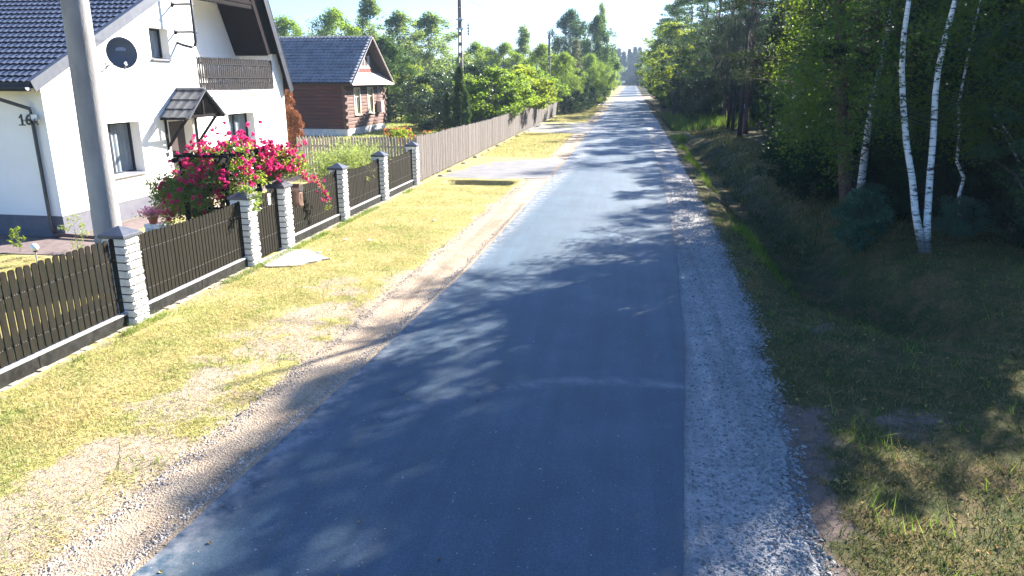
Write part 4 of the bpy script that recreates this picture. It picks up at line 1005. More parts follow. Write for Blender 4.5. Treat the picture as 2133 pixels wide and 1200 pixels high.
# second birch
b2 = thing('birch', 'single leaning white birch close behind the thick pine trunk', 'birch', (7.78, 25.7, 0))
P3_ = [(0,0,-.1),(-.07,0,.8),(-.08,0,1.76),(-.09,0,2.63),(-.06,0,3.4),(0,0,4.2),(.1,0,5.6),(.2,0,8),(.2,0,10)]
MB().tube(P3_, [.16,.125,.115,.105,.098,.09,.075,.05,.02], 12).build('trunk', M['birch'], b2, True)
tips = [(R.uniform(-3.2, 2.5), R.uniform(-2.6, 1.5), R.uniform(3.0, 9)) for _ in range(60)]+[(-1.2,-2.2,3.1),(-2.2,-2.0,3.0),(-2.6,-2.4,3.6),(-1.6,-2.6,2.4),(-2.9,-2.2,2.8)]
tw = MB(); twigs(tw, lambda z: interp(P3_, min(9, max(2.6, z-.4))), tips); tw.build('branches', M['bark'], b2)
hang_leaves(b2, tips, 13000, .09, LM['birchleaf'], .62, 1.1)
# thin birch
b3 = thing('birch', 'thin crooked white birch stem right of the forked birch', 'birch', (9.66, 22.2, 0))
P4_ = [(0,0,.1),(-.24,0,.64),(-.35,0,1.22),(-.30,0,1.7),(-.56,0,2.16),(-.6,0,2.9),(-.76,0,3.7),(-.7,0,5.5),(-.6,0,7)]
MB().tube(P4_, [.055,.05,.047,.045,.042,.04,.035,.025,.01], 9).build('trunk', M['birch'], b3, True)
tips = [(R.uniform(-2, 1.6), R.uniform(-1.6, 1), R.uniform(2.8, 7)) for _ in range(34)]
tw = MB(); twigs(tw, lambda z: interp(P4_, min(6.5, max(2.4, z-.3))), tips, .012); tw.build('branches', M['bark'], b3)
hang_leaves(b3, tips, 6500, .095, LM['birchleaf'], .55, .8)
# thick pine
pn = thing('pine', 'thick reddish brown pine trunk beside the single birch', 'pine', (7.27, 25.1, 0))
P5_ = [(0,0,-.1),(-.1,0,.6),(-.2,0,1.2),(-.42,0,2.37),(-.6,0,3.36),(-.82,0,4.73),(-1.07,0,6.72),(-1.2,0,9),(-1.2,0,11)]
MB().tube(P5_, [.30,.26,.245,.225,.205,.18,.15,.1,.03], 14).build('trunk', M['pinebark'], pn, True)
tips = [(R.uniform(-4.2, 1.6), R.uniform(-1.6, 3), R.uniform(4.4, 10)) for _ in range(60)]
tw = MB(); twigs(tw, lambda z: interp(P5_, min(10, max(3.6, z-.5))), tips, .035, .1)
tw.tube([(-.45,0,2.5), (-.9,-.3,2.35), (-1.5,-.5,2.6), (-2.2,-.7,2.5)], [.05,.04,.03,.01], 6, False)
tw.tube([(-.35,0,2.1), (.1,.2,1.9), (.6,.3,2.3)], [.04,.03,.01], 6, False); tw.build('branches', M['pinebark'], pn)
cp = np.array([t_ for t_ in tips if t_[2] < .92*(t_[0]+7.3+4.2)]); leaves('crown', clumped(cp, np.full(len(cp), .62), 260, .45), .17, LM['needle'], pn, .12, .1)
# dead twiggy branches catching light
# shrubs and undergrowth
def make_bush(name, H, Rr, m, leaf=.08, ncl=50, per=90, z0=.05, seed=1, aspect=.6, prof=rnd, bark=None, up=.5, clr=.22):
    return make_tree(name, H, Rr, z0, m, bark or M['bark'], leaf, ncl, per, prof, clr, .03, seed, .75, limbs=24, hollow=.3, aspect=aspect, up=up, crownname='foliage', top=.8)
busA = make_bush('shrub', 1.55, .82, LM['blue'], .095, 60, 60, seed=41)
place(busA, (6.35, 20.7, float(height(6.35, 20.7))), 'blue green leafy shrub on the ditch bank left of the pine trunk', 'shrub')
busB = make_bush('shrub', 2.6, 1.5, LM['deep'], .11, 80, 110, seed=43)
busC = make_bush('shrub', 1.8, 1.3, LM['blue'], .10, 60, 100, seed=44)
UG = 'undergrowth shrubs below the forest edge'
ug = [(7.0,28.2,busB,1.0),(6.9,31.0,busB,.9),(7.6,24.0,busC,.55),(8.6,27,busB,.9),(9.0,23.6,busB,.8),(10.6,20.4,busB,.9),(11.6,17.8,busB,.85),(9.0,21.2,busC,.6),(12.6,15.6,busC,.9),(7.2,33.6,busB,.9),(8.6,31,busB,1.2),(10.5,25,busB,1.2),
      (12.2,22.5,busB,1.2),(14,19,busB,1.2),(8.2,36.2,busB,1.0),(9.4,34,busB,1.3),(10.2,30.4,busB,1.3),(11.4,27.6,busB,1.3),(8.9,40,busB,1.0),(13,24.5,busB,1.3),(15.5,21.5,busB,1.3),(10,44,busB,1.0),(10.5,16.2,busC,.5),(6.9,22.6,busC,.45)]
for x, y, s, k in ug: place(s, (x, y, float(height(x, y))), 'dark leafy shrub in the undergrowth below the forest edge', 'shrub', k, group=UG)
for k in range(46):
    y = fr.uniform(20, 120); x = 10.5+fr.uniform(0, 6)+.02*y; place(busB, (x, y, 0), 'dark leafy shrub in the undergrowth below the forest edge', 'shrub', fr.uniform(1.0, 1.7), group=UG)
for k in range(26):
    y = 74+k*3.6+fr.uniform(-1, 1); x = 6.8+fr.uniform(-.6, 1.2)-.008*(y-74); place(busB, (x, y, 0), 'dark leafy shrub at the foot of the far forest edge', 'shrub', fr.uniform(1.0, 1.8), group='shrubs at the foot of the far forest edge')

# ---- garden and roadside trees on the left
def tr_at(src, px, ptop, Y, label, srcH, group=None, grow=1.0, px_w=None, cat='tree', sx=1.0):
    p = at(px, ptop, Y); k = p.z/srcH; return place(src, (p.x, Y, 0), label, cat, k*sx, sz=k*grow, group=group)
tr_at(broadA, 596, 40, 92, 'pale willow like tree just right of the white house roof edge', 12)
tr_at(broadA, 690, 24, 90, 'wide green tree above the left half of the log cabin roof', 12, sx=1.05)
tr_at(tallA, 768, -2, 100, 'tallest thin topped tree above the log cabin gable', 15, sx=1.1)
tr_at(broadB, 828, 30, 95, 'grey green ash tree right of the tallest tree behind the cabin', 12, sx=.95)
tr_at(broadB, 893, 33, 100, 'broad airy grey green tree left of the lattice pole', 12, sx=1.15)
tr_at(broadC, 802, 86, 75, 'dark rounded tree directly behind the log cabin gable', 12, sx=1.2)
young = make_tree('fruit_tree', 5.6, 2.3, 1.3, LM['yellow'], M['greybark'], .15, 90, 80, seed=51, trunk_r=.10, hollow=.3)
place(young, (-22.8, 76, 0), 'light yellow green young fruit tree standing on the garden lawn', 'tree', 1.0)
place(young, (-25.6, 84, 0), 'yellow green fruit tree half hidden behind the young one on the lawn', 'tree', 1.0)
hz = make_bush('hazel_bush', 5.0, 3.0, LM['hazel'], .20, 110, 110, .2, 53, clr=.2)
place(hz, (-17.2, 64, 0), 'big dark hazel bush left of the tall thuja', 'bush', .95)
place(hz, (-12.6, 61, 0), 'big dark glossy hazel bush right of the tall thuja', 'bush', 1.05)
place(hz, (-15.2, 70, 0), 'dark hazel bush half hidden behind the tall thuja', 'bush', 1.05)
def col(t): return (1-t)**.55*min(1, .7+t*3)
th = make_tree('thuja', 5.0, .62, .05, LM['thuja'], M['bark'], .12, 120, 150, col, .30, .06, 55, 1.4, limbs=10, hollow=.45, aspect=.35, up=.1, lob=.12, crownname='foliage')
place(th, (-11.25, 48.5, 0), 'tall dark thuja column in front of the lattice pole', 'thuja', 1.0)
place(th, (-11.85, 47.4, 0), 'shorter thuja on the left of the tall thuja column', 'thuja', .68)
place(th, (-10.55, 47.2, 0), 'slim bright edged thuja on the right of the tall thuja column', 'thuja', .70)
place(th, (-11.2, 46.6, 0), 'low bushy thuja filling the foot of the thuja group', 'thuja', .5, sz=.42)
def umb(t): return (.55+.45*math.sin(math.pi*min(1, t*.8+.1)))*(1.0 if t < .75 else (1-t)*3+.25)
sumac = make_tree('walnut_tree', 4.9, 2.6, 1.9, LM['yellow'], M['bark'], .22, 80, 100, umb, .2, .10, 57, .5, hollow=.3)
sumac2 = make_tree('walnut_tree', 4.6, 2.9, 1.5, LM['mid'], M['bark'], .20, 100, 110, umb, .19, .12, 58, .5, hollow=.3)
place(sumac2, (-10.6, 58.0, 0), 'spreading bright green tree leaning over the board fence, with a dark trunk', 'tree', 1.08)
place(sumac, (-9.4, 65.0, 0), 'yellow green drooping tree over the far half of the board fence', 'tree', 1.02)
place(sumac2, (-10.0, 73.0, 0), 'green spreading tree at the far end of the board fence', 'tree', 1.12)
place(sumac, (-11.5, 81.0, 0), 'light green tree behind the far end of the board fence', 'tree', 1.15)
airy = make_tree('airy_tree', 11.5, 2.6, 1.5, LM['ash'], M['greybark'], .24, 110, 80, lambda t: (1-t)**.5, .24, .12, 59, .7, hollow=.1)
tr_at(airy, 1090, 55, 120, 'airy pointed pale green tree between the two distant poles', 11.5)
tr_at(broadA, 1050, 92, 110, 'mid green tree crown left of the airy pointed tree', 12, sx=1.1)
tr_at(broadA, 1128, 95, 105, 'mid green tree crown right of the airy pointed tree', 12, sx=1.1)
tr_at(broadA, 995, 92, 108, 'green tree crown just right of the lattice pole', 12, sx=1.1)
tr_at(broadC, 1190, 28, 150, 'large dark round topped tree left of the road far away', 12, sx=.82, grow=1.0)
tr_at(broadC, 1246, 40, 140, 'dark tall tree right of the large round topped one', 12, sx=.62)
tr_at(airy, 1254, 8, 152, 'thin drooping birch rising highest behind the roadside trees', 11.5, sx=.5)
def spr(t): return (1-t)*.95+.05
spruce = make_tree('spruce', 9, 2.0, .4, LM['needleolive'], M['bark'], .24, 110, 120, spr, .22, .12, 61, .35, hollow=.3, aspect=.16, up=.1, lob=.08)
place(spruce, (-8.8, 118, 0), 'olive brown conical spruce before the dark roadside tree', 'spruce', 1.12)
for (x, y, s, k, l) in [(-8.8,100,broadA,.62,'round green roadside tree just beyond the board fence'),(-7.2,104,broadC,.45,'dark low roadside tree beside the second pole beyond the fence'),
    (-6.9,124,broadA,.66,'green roadside tree in front of the dark tall tree'),(-6.3,136,broadY,.72,'yellow green roadside tree near the sunny verge'),(-6.9,155,broadA,.8,'distant green roadside tree, third from the far end'),
    (-6.5,180,broadY,.9,'distant yellow green roadside tree on the left verge'),(-7.5,210,broadA,1.0,'very distant green tree beside the left verge'),(-8.5,250,broadB,1.1,'very distant grey green tree beside the left verge'),(-9,300,broadB,1.2,'hazy tree beside the far left end of the road')]:
    place(s, (x, y, 0), l, 'tree', k)
for k, (x, y) in enumerate([(-7.8,94.5),(-7.2,97.5),(-7.6,101),(-6.7,109),(-7.0,113),(-6.3,119),(-6.0,128),(-6.6,146)]):
    place(busB, (x, y, 0), 'dark shrub under the roadside trees beyond the board fence', 'shrub', fr.uniform(1.0, 1.5), group='shrubs under the far roadside trees')
# belt behind the gardens and the forest wall at the end of the road
for k in range(34):
    x = -14-k*2.6+fr.uniform(-1, 1); y = 165+fr.uniform(-25, 25); s = fr.choice([broadA, broadB, broadC]); p = fr.uniform(.68, .88)
    place(s, (x, y, 0), 'tree in the far tree line behind the gardens', 'tree', p, group='far tree line behind the gardens')
farpine = make_tree('far_pine', 17, 2.8, .5, LM['needle'], M['pinebark'], .42, 120, 110, lambda t: (1-t)**.75*.95+.05, .3, .2, 63, .7, hollow=.1, aspect=.3)
for row, (y0, n_, sp) in enumerate([(492, 26, 3.0), (500, 26, 3.1), (508, 26, 3.1)]):
    for k in range(n_):
        x = (k-n_/2)*sp+fr.uniform(-1.2, 1.2); place(farpine, (x-2, y0+fr.uniform(-3, 3), 0), 'hazy blue pine in the forest wall closing the road', 'pine', fr.uniform(1.05, 1.4), group='pines closing the far end of the road')
for k in range(26):
    y = 205+k*11.0; place(farpine if k % 3 else broadA, (7.5+fr.uniform(0, 2)+(k % 2)*3, y, 0), 'distant tree along the right side of the road', 'tree', fr.uniform(.7, .95) if k % 3 else 1.1, group='distant trees along the right side')
for k in range(14):
    y = 300+k*14.0; place(farpine, (-9.5-fr.uniform(0, 2)-(k % 2)*3, y, 0), 'distant pine along the left side of the road', 'pine', fr.uniform(.7, .95), group='distant pines along the left side')

# ---- small garden plants
ball = make_bush('box_ball', .9, .55, LM['mid'], .09, 40, 60, .05, 65)
for (px, py, s, l, m_) in [(812,251,1.3,'round dark green box ball nearest the log cabin',0),(850,256,1.1,'small pale green box ball on the lawn, left of the pair',0),(869,256,1.1,'small pale green box ball on the lawn, right of the pair',0)]:
    g_ = G(px, py); place(ball, (g_.x, g_.y, 0), l, 'shrub', s)
jun = make_bush('juniper', 1.2, 1.5, LM['blue'], .10, 50, 80, .05, 66)
g_ = G(893, 262); place(jun, (g_.x, g_.y, 0), 'low spreading dark juniper on the lawn below the hazel', 'shrub', 1.2)
ros = make_bush('garden_rose', 1.7, .9, LM['yellow'], .09, 50, 60, .1, 67)
orp = crown_pts(30, 1.8, .8, lambda t: .8, .2, 1, .5); ob_ = leaves('orange_buds', clumped(orp, np.full(30, .14), 14), .08, LM['orange'], ros, .8); ob_['kind'] = 'stuff'
place(ros, (-12.0, 37.5, 0), 'yellow green garden bush with orange tips behind the old picket fence', 'shrub', 1.1)
place(ros, (-11.3, 41.5, 0), 'smaller orange tipped garden bush near the board fence corner', 'shrub', .85)
rust = make_tree('dry_thuja', 3.8, .42, .05, LM['rust'], M['bark'], .11, 90, 150, lambda t: min(1, .8+t)*(1-t**6), .42, .05, 69, 1.0, limbs=6, hollow=.4, aspect=.4, up=.1, crownname='foliage')
place(rust, (-16.1, 33.5, 0), 'dried rust brown thuja at the far corner of the white house', 'thuja')
sap = make_tree('sapling', .75, .22, .15, LM['yellow'], M['greybark'], .09, 16, 14, rnd, .35, .010, 71, .8, limbs=10, aspect=.4, crownname='foliage')
g_ = G(43, 526); place(sap, (g_.x, g_.y, 0), 'small bright green sapling left of the globe lamp', 'sapling', .9)
sap2 = make_tree('sapling', .95, .34, .1, LM['willow'], M['greybark'], .07, 22, 16, rnd, .3, .012, 72, .8, limbs=14, aspect=.35, crownname='foliage')
g_ = G(163, 524); place(sap2, (g_.x, g_.y, 0), 'thin pale sapling before the drain pipe at the house corner', 'sapling', 1.0)
# willow shrub with arching narrow leaves
ws = thing('willow_shrub', 'pale green arching willow shrub spilling over the dark pickets', 'shrub', (-10.4, 26.0, 0))
cs = []; ax = []; stem = MB()
for k in range(230):
    a = fr.uniform(0, 6.28); L_ = fr.uniform(.8, 2.0); h = fr.uniform(1.2, 2.35); px0 = fr.uniform(-.5, .5); py0 = fr.uniform(-1.6, 1.6); pr = None
    prev = None
    for j in range(26):
        t_ = j/25; r_ = L_*t_; z = h*math.sin(min(1.25, t_*1.5)*math.pi/2*1.05)*(1-.28*t_*t_); p = np.array([px0+math.cos(a)*r_*.62, py0+math.sin(a)*r_*1.05, max(.05, z)])
        if prev is not None and j > 4:
            d = p-prev
            for q in range(2): cs.append(p+rng.normal(size=3)*.05); ax.append(d/np.linalg.norm(d))
        prev = p
    if k % 3 == 0: stem.tube([(px0, py0, 0), (px0+math.cos(a)*L_*.15, py0+math.sin(a)*L_*.2, h*.6), (px0+math.cos(a)*L_*.35, py0+math.sin(a)*L_*.6, h*.95)], [.012, .008, .003], 4, False)
stem.build('stems', M['weedstalk'], ws)
leaves('foliage', np.array(cs), .14, LM['willow'], ws, .16, .3, np.array(ax), .1)

# ---- climbing rose on its dark trellis arch
rt = thing('climbing_rose', 'huge climbing rose covered in crimson pink blossoms beside the garden gate', 'rose bush', (-10.2, 17.4, 0))
def ell(n, c, r, lo=.55):
    d = unit(rng.normal(size=(n, 3))); d[:, 2] = np.abs(d[:, 2])*1.0-.25*(rng.random(n) < .5); q = lo+(1-lo)*rng.random(n)[:, None]**.5; return np.array(c)+d*q*np.array(r)
O_ = np.array([-10.2, 17.4, 0])
blobs = [((-10.1,17.2,1.9),(1.05,1.5,1.0),1.0),((-11.35,18.1,1.3),(.95,.95,.9),.75),((-9.3,18.6,2.0),(.5,.95,.62),.55),((-11.2,17.1,.95),(.6,.6,.7),.45),((-10.6,16.2,1.6),(.9,.6,.85),.4)]
cl = np.concatenate([ell(int(165*w), c, r, .45) for c, r, w in blobs])-O_
cl = cl[cl[:, 2] > .35]
leaves('foliage', clumped(cl, np.full(len(cl), .24), 72, .8), .072, LM['rose'], rt, .65, .5)
fl = np.concatenate([ell(250, (-10.0,17.3,2.05), (1.15,1.6,1.08), .82), ell(120, (-9.35,18.4,2.05), (.62,1.1,.70), .75), ell(56, (-11.35,17.9,1.3), (.98,.98,.95), .85), ell(22, (-11.2,17.0,1.0), (.6,.6,.7), .85), ell(26, (-10.5,16.0,1.7), (.8,.6,.7), .8)])-O_
fl = fl[fl[:, 2] > .4]; extra = fl[rng.integers(0, len(fl), 300)]+rng.normal(size=(300, 3))*.085; fl = np.concatenate([fl, extra])
tops = np.array([(.55,.2,3.25),(-.3,-.9,3.0),(1.75,.9,2.75),(.4,-.6,3.35),(-2.0,.6,2.1),(-2.1,.7,2.2),(1.7,1.0,2.8),(1.62,.8,2.7),(.7,.6,3.3),(-.6,-1.5,2.5)]); fl = np.concatenate([fl, tops])
fc = np.repeat(fl, 15, axis=0); dr_ = unit(rng.normal(size=fc.shape)); szs = np.repeat(.034+.026*rng.random(len(fl)), 15)[:, None]
fo_ = leaves('blossoms', fc+dr_*szs*.8, .062, LM['petal'], rt, .95, .0); fo_['kind'] = 'stuff'
cane = MB()
for k in range(46):
    c = cl[rng.integers(0, len(cl))]; b0 = Vector((fr.uniform(-1.2, .5), fr.uniform(-1.2, 1.2), 0)); e = Vector(c)*1.08; cane.tube([b0, b0.lerp(e, .55)+Vector((0,0,.5)), e], [.011, .008, .003], 5, False)
cane.build('canes', M['weedstalk'], rt)
tl = thing('rose_trellis', 'dark wooden trellis arch carrying the climbing rose inside the gate', 'trellis', (-9.55, 16.95, 0))
tm = MB()
for x_ in (-1.1, 0.0):
    for y_ in (-.80, .78): MB().box(x_-.045, x_+.045, y_-.045, y_+.045, 0, 2.46).build('post', M['darkwood'], tl)
tm = MB()
for x_ in (-1.1, 0): tm.box(x_-.035, x_+.035, -1.15, 1.15, 2.47, 2.58)
for k in range(6): tm.box(-1.2, .2, -.95+k*.37, -.90+k*.37, 2.585, 2.65)
tm.build('roof_bars', M['darkwood'], tl)
tm = MB()
for x_ in (0.05,):
    for z in (1.3, 1.62, 2.15): tm.box(x_, x_+.03, -.75, .75, z-.035, z+.035)
for y_ in (-.80, .78):
    for z in (.9, 1.35, 1.8): tm.box(-1.05, -.05, y_-.015, y_+.015, z-.03, z+.03)
tm.build('lattice', M['darkwood'], tl)
# sprig over the second pillar and trailing branch over the fence
sg = thing('rose_sprig', 'leafy green rose shoot drooping over the cap of the left gate pillar', 'rose shoot', (-8.95, 15.95, 1.7))
cp = np.array([(0,0,.16),(.15,-.05,.12),(.27,-.08,-.02),(.30,-.14,-.16),(.05,.12,.16),(-.05,-.08,.2),(.24,.10,.03),(.31,-.2,-.26),(.28,.03,-.12)]); leaves('foliage', clumped(cp, np.full(len(cp), .13), 30), .075, LM['rose'], sg, .6)
MB().tube([(-.5,.3,.5), (0,0,.2), (.28,-.08,0), (.31,-.2,-.3)], .007, 5).build('stem', M['weedstalk'], sg)
tb = thing('rose_branch', 'trailing rose branch with pink blossoms hanging over the pickets by the letter box', 'rose branch', (-8.72, 19.2, 1.6))
pth = np.array([(-.25,-.5,.35),(-.05,-.25,.18),(.02,-.0,.10),(.06,.25,-.02),(.08,.45,-.2),(.1,.58,-.42),(.1,.66,-.62),(.1,.72,-.85)])
MB().tube([tuple(p) for p in pth]+[(.1,.85,-1.08)], .006, 5).build('stem', M['weedstalk'], tb)
leaves('foliage', clumped(pth, np.full(len(pth), .13), 34), .06, LM['rose'], tb, .6)
ff = np.concatenate([pth[1:-1]+rng.normal(size=(len(pth)-2, 3))*.07 for _ in range(5)]); fc = np.repeat(ff, 14, axis=0)
leaves('blossoms', fc+unit(rng.normal(size=fc.shape))*.035, .05, LM['petal'], tb, .95, 0.)
# pale petals dropped on the grass
for k, (px, py) in enumerate([(720,501),(770,502),(666,529),(905,460)]):
    g_ = G(px, py); p = MB(); p.sphere((0,0,0), .055, 7, (1.3,.9,.3), .5); o = p.build('paper_scrap', M['white']); o.location = (g_.x, g_.y, float(height(g_.x, g_.y))+.04)
    tag(o, 'white scrap lying in the verge grass beyond the gate slab', 'litter', 'white scraps on the verge')

# ------------------------------------------------------------------ log cabin
lh = thing('log_cabin', 'old reddish brown log cabin with grey tiled roof and cream windows', 'log cabin', (-26, 60, 0)); li = Matrix.Translation((26, -60, 0))
def lp(o): o.matrix_parent_inverse = li; return o
GX = -21.9; LY0, LY1 = 55.3, 64.4; LXB = -34; WZ0, WZ1 = .55, 3.95
lgs = MB(); k = 0; z = WZ0
while z < WZ1-.05:
    hgt = .27; 
    z1 = min(z+hgt, WZ1); r_ = R.uniform(0, .012)
    lgs.prism([(LY0+.03-r_, z+.004), (LY0-.02-r_, z+.05), (LY0-.02-r_, z1-.05), (LY0+.03-r_, z1-.004)], 'x', LXB, GX-.05); z = z1
lgs.box(LXB, GX-.06, LY0+.03, LY0+.3, WZ0, WZ1); lp(lgs.build('side_wall', M['log'], lh, bevel=0))
body = MB(); body.box(LXB, GX-.20, LY0+.3, LY1-.03, WZ0, WZ1); lp(body.build('core_walls', M['log'], lh))
gw = MB(); z = WZ0
LW = [(57.15, 58.35), (60.25, 61.45)]; WB, WT = 1.55, 3.55
while z < WZ1-.05:
    z1 = min(z+.27, WZ1)
    spans = [(LY0, LY1)]
    if z1 > WB and z < WT: spans = [(LY0, LW[0][0]), (LW[0][1], LW[1][0]), (LW[1][1], LY1)]
    for a, b_ in spans: r_ = R.uniform(0, .012); gw.prism([(GX-.19, z+.004), (GX+.0-.03, z+.004), (GX+.01+r_, z+.05), (GX+.01+r_, z1-.05), (GX-.03, z1-.004), (GX-.19, z1-.004)], 'y', a, b_)
    z = z1
lp(gw.build('gable_wall', M['loggable'], lh))
for yy in (LY0, LY1):
    ends = MB(); z = WZ0; i = 0
    while z < WZ1-.3:
        if i % 2 == 0: ends.box(GX-.22, GX+.16, yy-.10, yy+.10, z, z+.26)
        else: ends.box(GX-.22, GX+.05, yy-.26, yy+.14, z, z+.26)
        z += .27; i += 1
    lp(ends.build('corner_logs', M['loggable'], lh))
fd = MB(); fd.box(LXB, GX+.06, LY0-.08, LY1+.08, -.1, .549); lp(fd.build('foundation', M['found'], lh))
for (a, b_) in LW:
    fo = window(GX+.03, a, b_, WB, WT, lh, li, M['cream'], M['curtain2'], .5, .10, M['cream'], .10, .12)
    f2 = MB(); f2.box(GX-.068, GX-.052, a+.1, b_-.1, WT-.62, WT-.55); f2.build('transom', M['cream'], fo)
    f3 = MB(); f3.box(GX+.012, GX+.05, a-.13, a-.0, WB-.05, WT+.14); f3.box(GX+.012, GX+.05, b_, b_+.13, WB-.05, WT+.14); f3.box(GX+.012, GX+.06, a, b_, WT, WT+.15); f3.build('surround', M['cream'], fo)
RYc = (LY0+LY1)/2; RZ = 7.62; EZ = 4.02; EY = 54.75; EY2 = 64.95; GO = GX+.75
# gable field, pent roof and trims
gf = MB(); gf.prism([(LY0+.02, WZ1+.01), (LY1-.02, WZ1+.01), (LY1-.02, WZ1+.25), (RYc, RZ-.16), (LY0+.02, WZ1+.25)], 'x', GX-.02, GX+.02); lp(gf.build('gable_field', M['gabledark'], lh))
pf = MB(); pf.add([(GO+.12, EY+.0, 3.92), (GO+.12, EY2, 3.92), (GX+.0, LY1-.75, 4.85), (GX+.0, LY0+.75, 4.85), (GO+.12, EY, 3.88), (GO+.12, EY2, 3.88), (GX, LY1-.75, 4.79), (GX, LY0+.75, 4.79)], [(0,1,2,3), (7,6,5,4), (0,4,5,1), (1,5,6,2), (3,2,6,7), (0,3,7,4)])
for yy in (57.6, 61.0): pf.bar((GO+.12, yy, 3.94), (GX+.01, yy, 4.87), .05, .03)
lp(pf.build('pent_roof', M['pent'], lh))
aw = window(GX+.05, 59.1, 60.6, 5.3, 6.15, lh, li, M['trim'], None, .5, .02, None, .07)
ad = MB(); ad.box(GX+.021, GX+.08, 58.4, 61.1, 5.17, 5.24)
for (a, b_) in ((58.5, 59.05), (60.65, 61.0)): ad.box(GX+.021, GX+.05, a, b_, 5.26, 6.2)
lp(ad.build('attic_shutters', M['trim'], lh))
od = MB()
for k in range(8):
    yy = 58.45+k*.34; h = .16+.10*math.sin(k*1.7)**2; od.prism([(yy, 4.93), (yy+.12, 4.9), (yy+.26, 4.94), (yy+.20, 4.98+h), (yy+.10, 5.0+h*.6), (yy+.03, 4.97+h)], 'x', GX+.022, GX+.04)
lp(od.build('red_ornament', M['red'], lh))
lr = math.hypot(RYc-EY, RZ-EZ)
lp(tilesheet('roof_tiles', mat('weathered_tiles', (.22,.225,.255), (.10,.105,.13), 1.6, .4, .3, .01, scale2=8), lh, (LXB-.4, EY, EZ), (1,0,0), (0, RYc-EY, RZ-EZ), abs(LXB-.4-GO), lr, .34, .40, .085, .075))
bk = MB(); bk.add([(LXB-.4, EY2, EZ), (GO, EY2, EZ), (GO, RYc, RZ), (LXB-.4, RYc, RZ), (LXB-.4, EY2, EZ-.06), (GO, EY2, EZ-.06), (GO, RYc, RZ-.06), (LXB-.4, RYc, RZ-.06)], [(0,1,2,3), (7,6,5,4), (0,4,5,1), (2,1,5,6), (3,7,4,0)])
bk.add([(LXB-.4, EY+.02, EZ-.1), (GO-.02, EY+.02, EZ-.1), (GO-.02, RYc, RZ-.1), (LXB-.4, RYc, RZ-.1), (LXB-.4, EY+.02, EZ-.03), (GO-.02, EY+.02, EZ-.03), (GO-.02, RYc, RZ-.03), (LXB-.4, RYc, RZ-.03)], [(3,2,1,0), (4,5,6,7), (0,1,5,4), (1,2,6,5), (3,0,4,7)])
lp(bk.build('roof_deck', M['gabledark'], lh))
vt = MB()
for s_, e_ in ((EY, EZ), (EY2, EZ)): vt.bar((GO+.03, s_, e_-.03), (GO+.03, RYc, RZ+.02), .05, .17, (1,0,0))
vt.tube([(LXB-.4, RYc, RZ+.03), (GO, RYc, RZ+.03)], .08, 8); lp(vt.build('verge_and_ridge', M['trim'], lh))
mx = thing('meter_box', 'pinkish grey electricity meter box on the cabin corner', 'meter box', (GX+.02, 62.75, 1.55))
MB().box(0, .42, -.38, .38, 0, .95).build('cabinet', M['meter'], mx, bevel=.015); MB().box(.421, .43, -.34, .34, .04, .91).build('door', M['meter'], mx); MB().box(.431, .436, -.1, .1, .6, .8).build('reading_window', M['dark'], mx)
MB().tube([(.1, .1, .95), (.1, .1, 2.6)], .03, 6).build('conduit', M['galv'], mx)
MB().tube([(.1, -.2, .95), (.1, -.2, 2.2)], .025, 6).build('conduit', M['galv'], mx)
# wood store
wst = thing('wood_store', 'open shed with stacked firewood right of the log cabin', 'shed', (-24.6, 76, 0))
for x_ in (-2, -.7, .6, 1.9): MB().box(x_-.06, x_+.06, -.06, .06, 0, 2.6).build('post', M['greywood'], wst)
MB().box(-2.3, 2.2, -.5, 1.6, 2.6, 2.75).build('roof', M['greywood'], wst)
lw = MB()
for k in range(230):
    x_ = fr.uniform(-1.9, 1.8); z = fr.uniform(.05, 2.3); lw.tube([(x_, .1+fr.uniform(-.04, .04), z), (x_, .6, z)], fr.uniform(.04, .09), 6)
lw.build('firewood', M['greybark'], wst)

# distant houses seen only as bluish roofs
for (px, py, Y, w, l) in [(930,128,112,3.2,'distant house with a steep blue grey metal roof left of the lattice pole'),(1010,124,118,8.0,'distant house with a long blue grey metal roof right of the lattice pole')]:
    p = at(px, py, Y); t = thing('distant_house', l, 'house', (p.x, Y, 0)); z = p.z
    MB().box(-w, w, -3, 3, 0, 3.2).build('walls', M['log'], t); MB().prism([(-3.6, 3.0), (3.6, 3.0), (0, z)], 'x', -w-.5, w+.5).build('roof', M['bluemetal'], t)
    MB().box(-.6, .6, -3.03, -3.002, 1, 2.3).build('window', M['dark'], t)
# ------------------------------------------------------------------ distant poles and wires
def lattice_pole(px, Y, ptop, H, label, ladder=True):
    p = at(px, ptop, Y); t = thing('concrete_pole', label, 'utility pole', (p.x, Y, 0))
    m = MB(); n = int(H/.62); w0, w1 = .20, .11
    def wx(z): return w0+(w1-w0)*z/H
    for sgn in (-1, 1): m.add([(sgn*wx(0), -.09, 0), (sgn*(wx(0)-.065), -.09, 0), (sgn*(wx(0)-.065), .09, 0), (sgn*wx(0), .09, 0), (sgn*wx(H), -.09, H), (sgn*(wx(H)-.065), -.09, H), (sgn*(wx(H)-.065), .09, H), (sgn*wx(H), .09, H)], [(0,1,2,3), (7,6,5,4), (0,4,5,1), (1,5,6,2), (2,6,7,3), (3,7,4,0)])
    for k in range(n+1):
        z = H*k/n; solid = z > H*.78; m.box(-wx(z)+.05, wx(z)-.05, -.08, .08, z-(.32 if solid else .11), z+(.30 if solid else .11))
    m.build('shaft', M['lattice'], t); return t
lp1 = lattice_pole(960, 50, 150, 9.9, 'tall slotted concrete pole rising behind the thuja column')
m = MB(); m.box(-.26, .26, -.12, .12, 8.12, 8.18); m.box(-.24, .24, -.12, .12, 7.52, 7.62); m.tube([(.2, 0, 7.56), (.52, 0, 7.56)], .012, 5); m.build('bands', M['galv'], lp1)
m = MB()
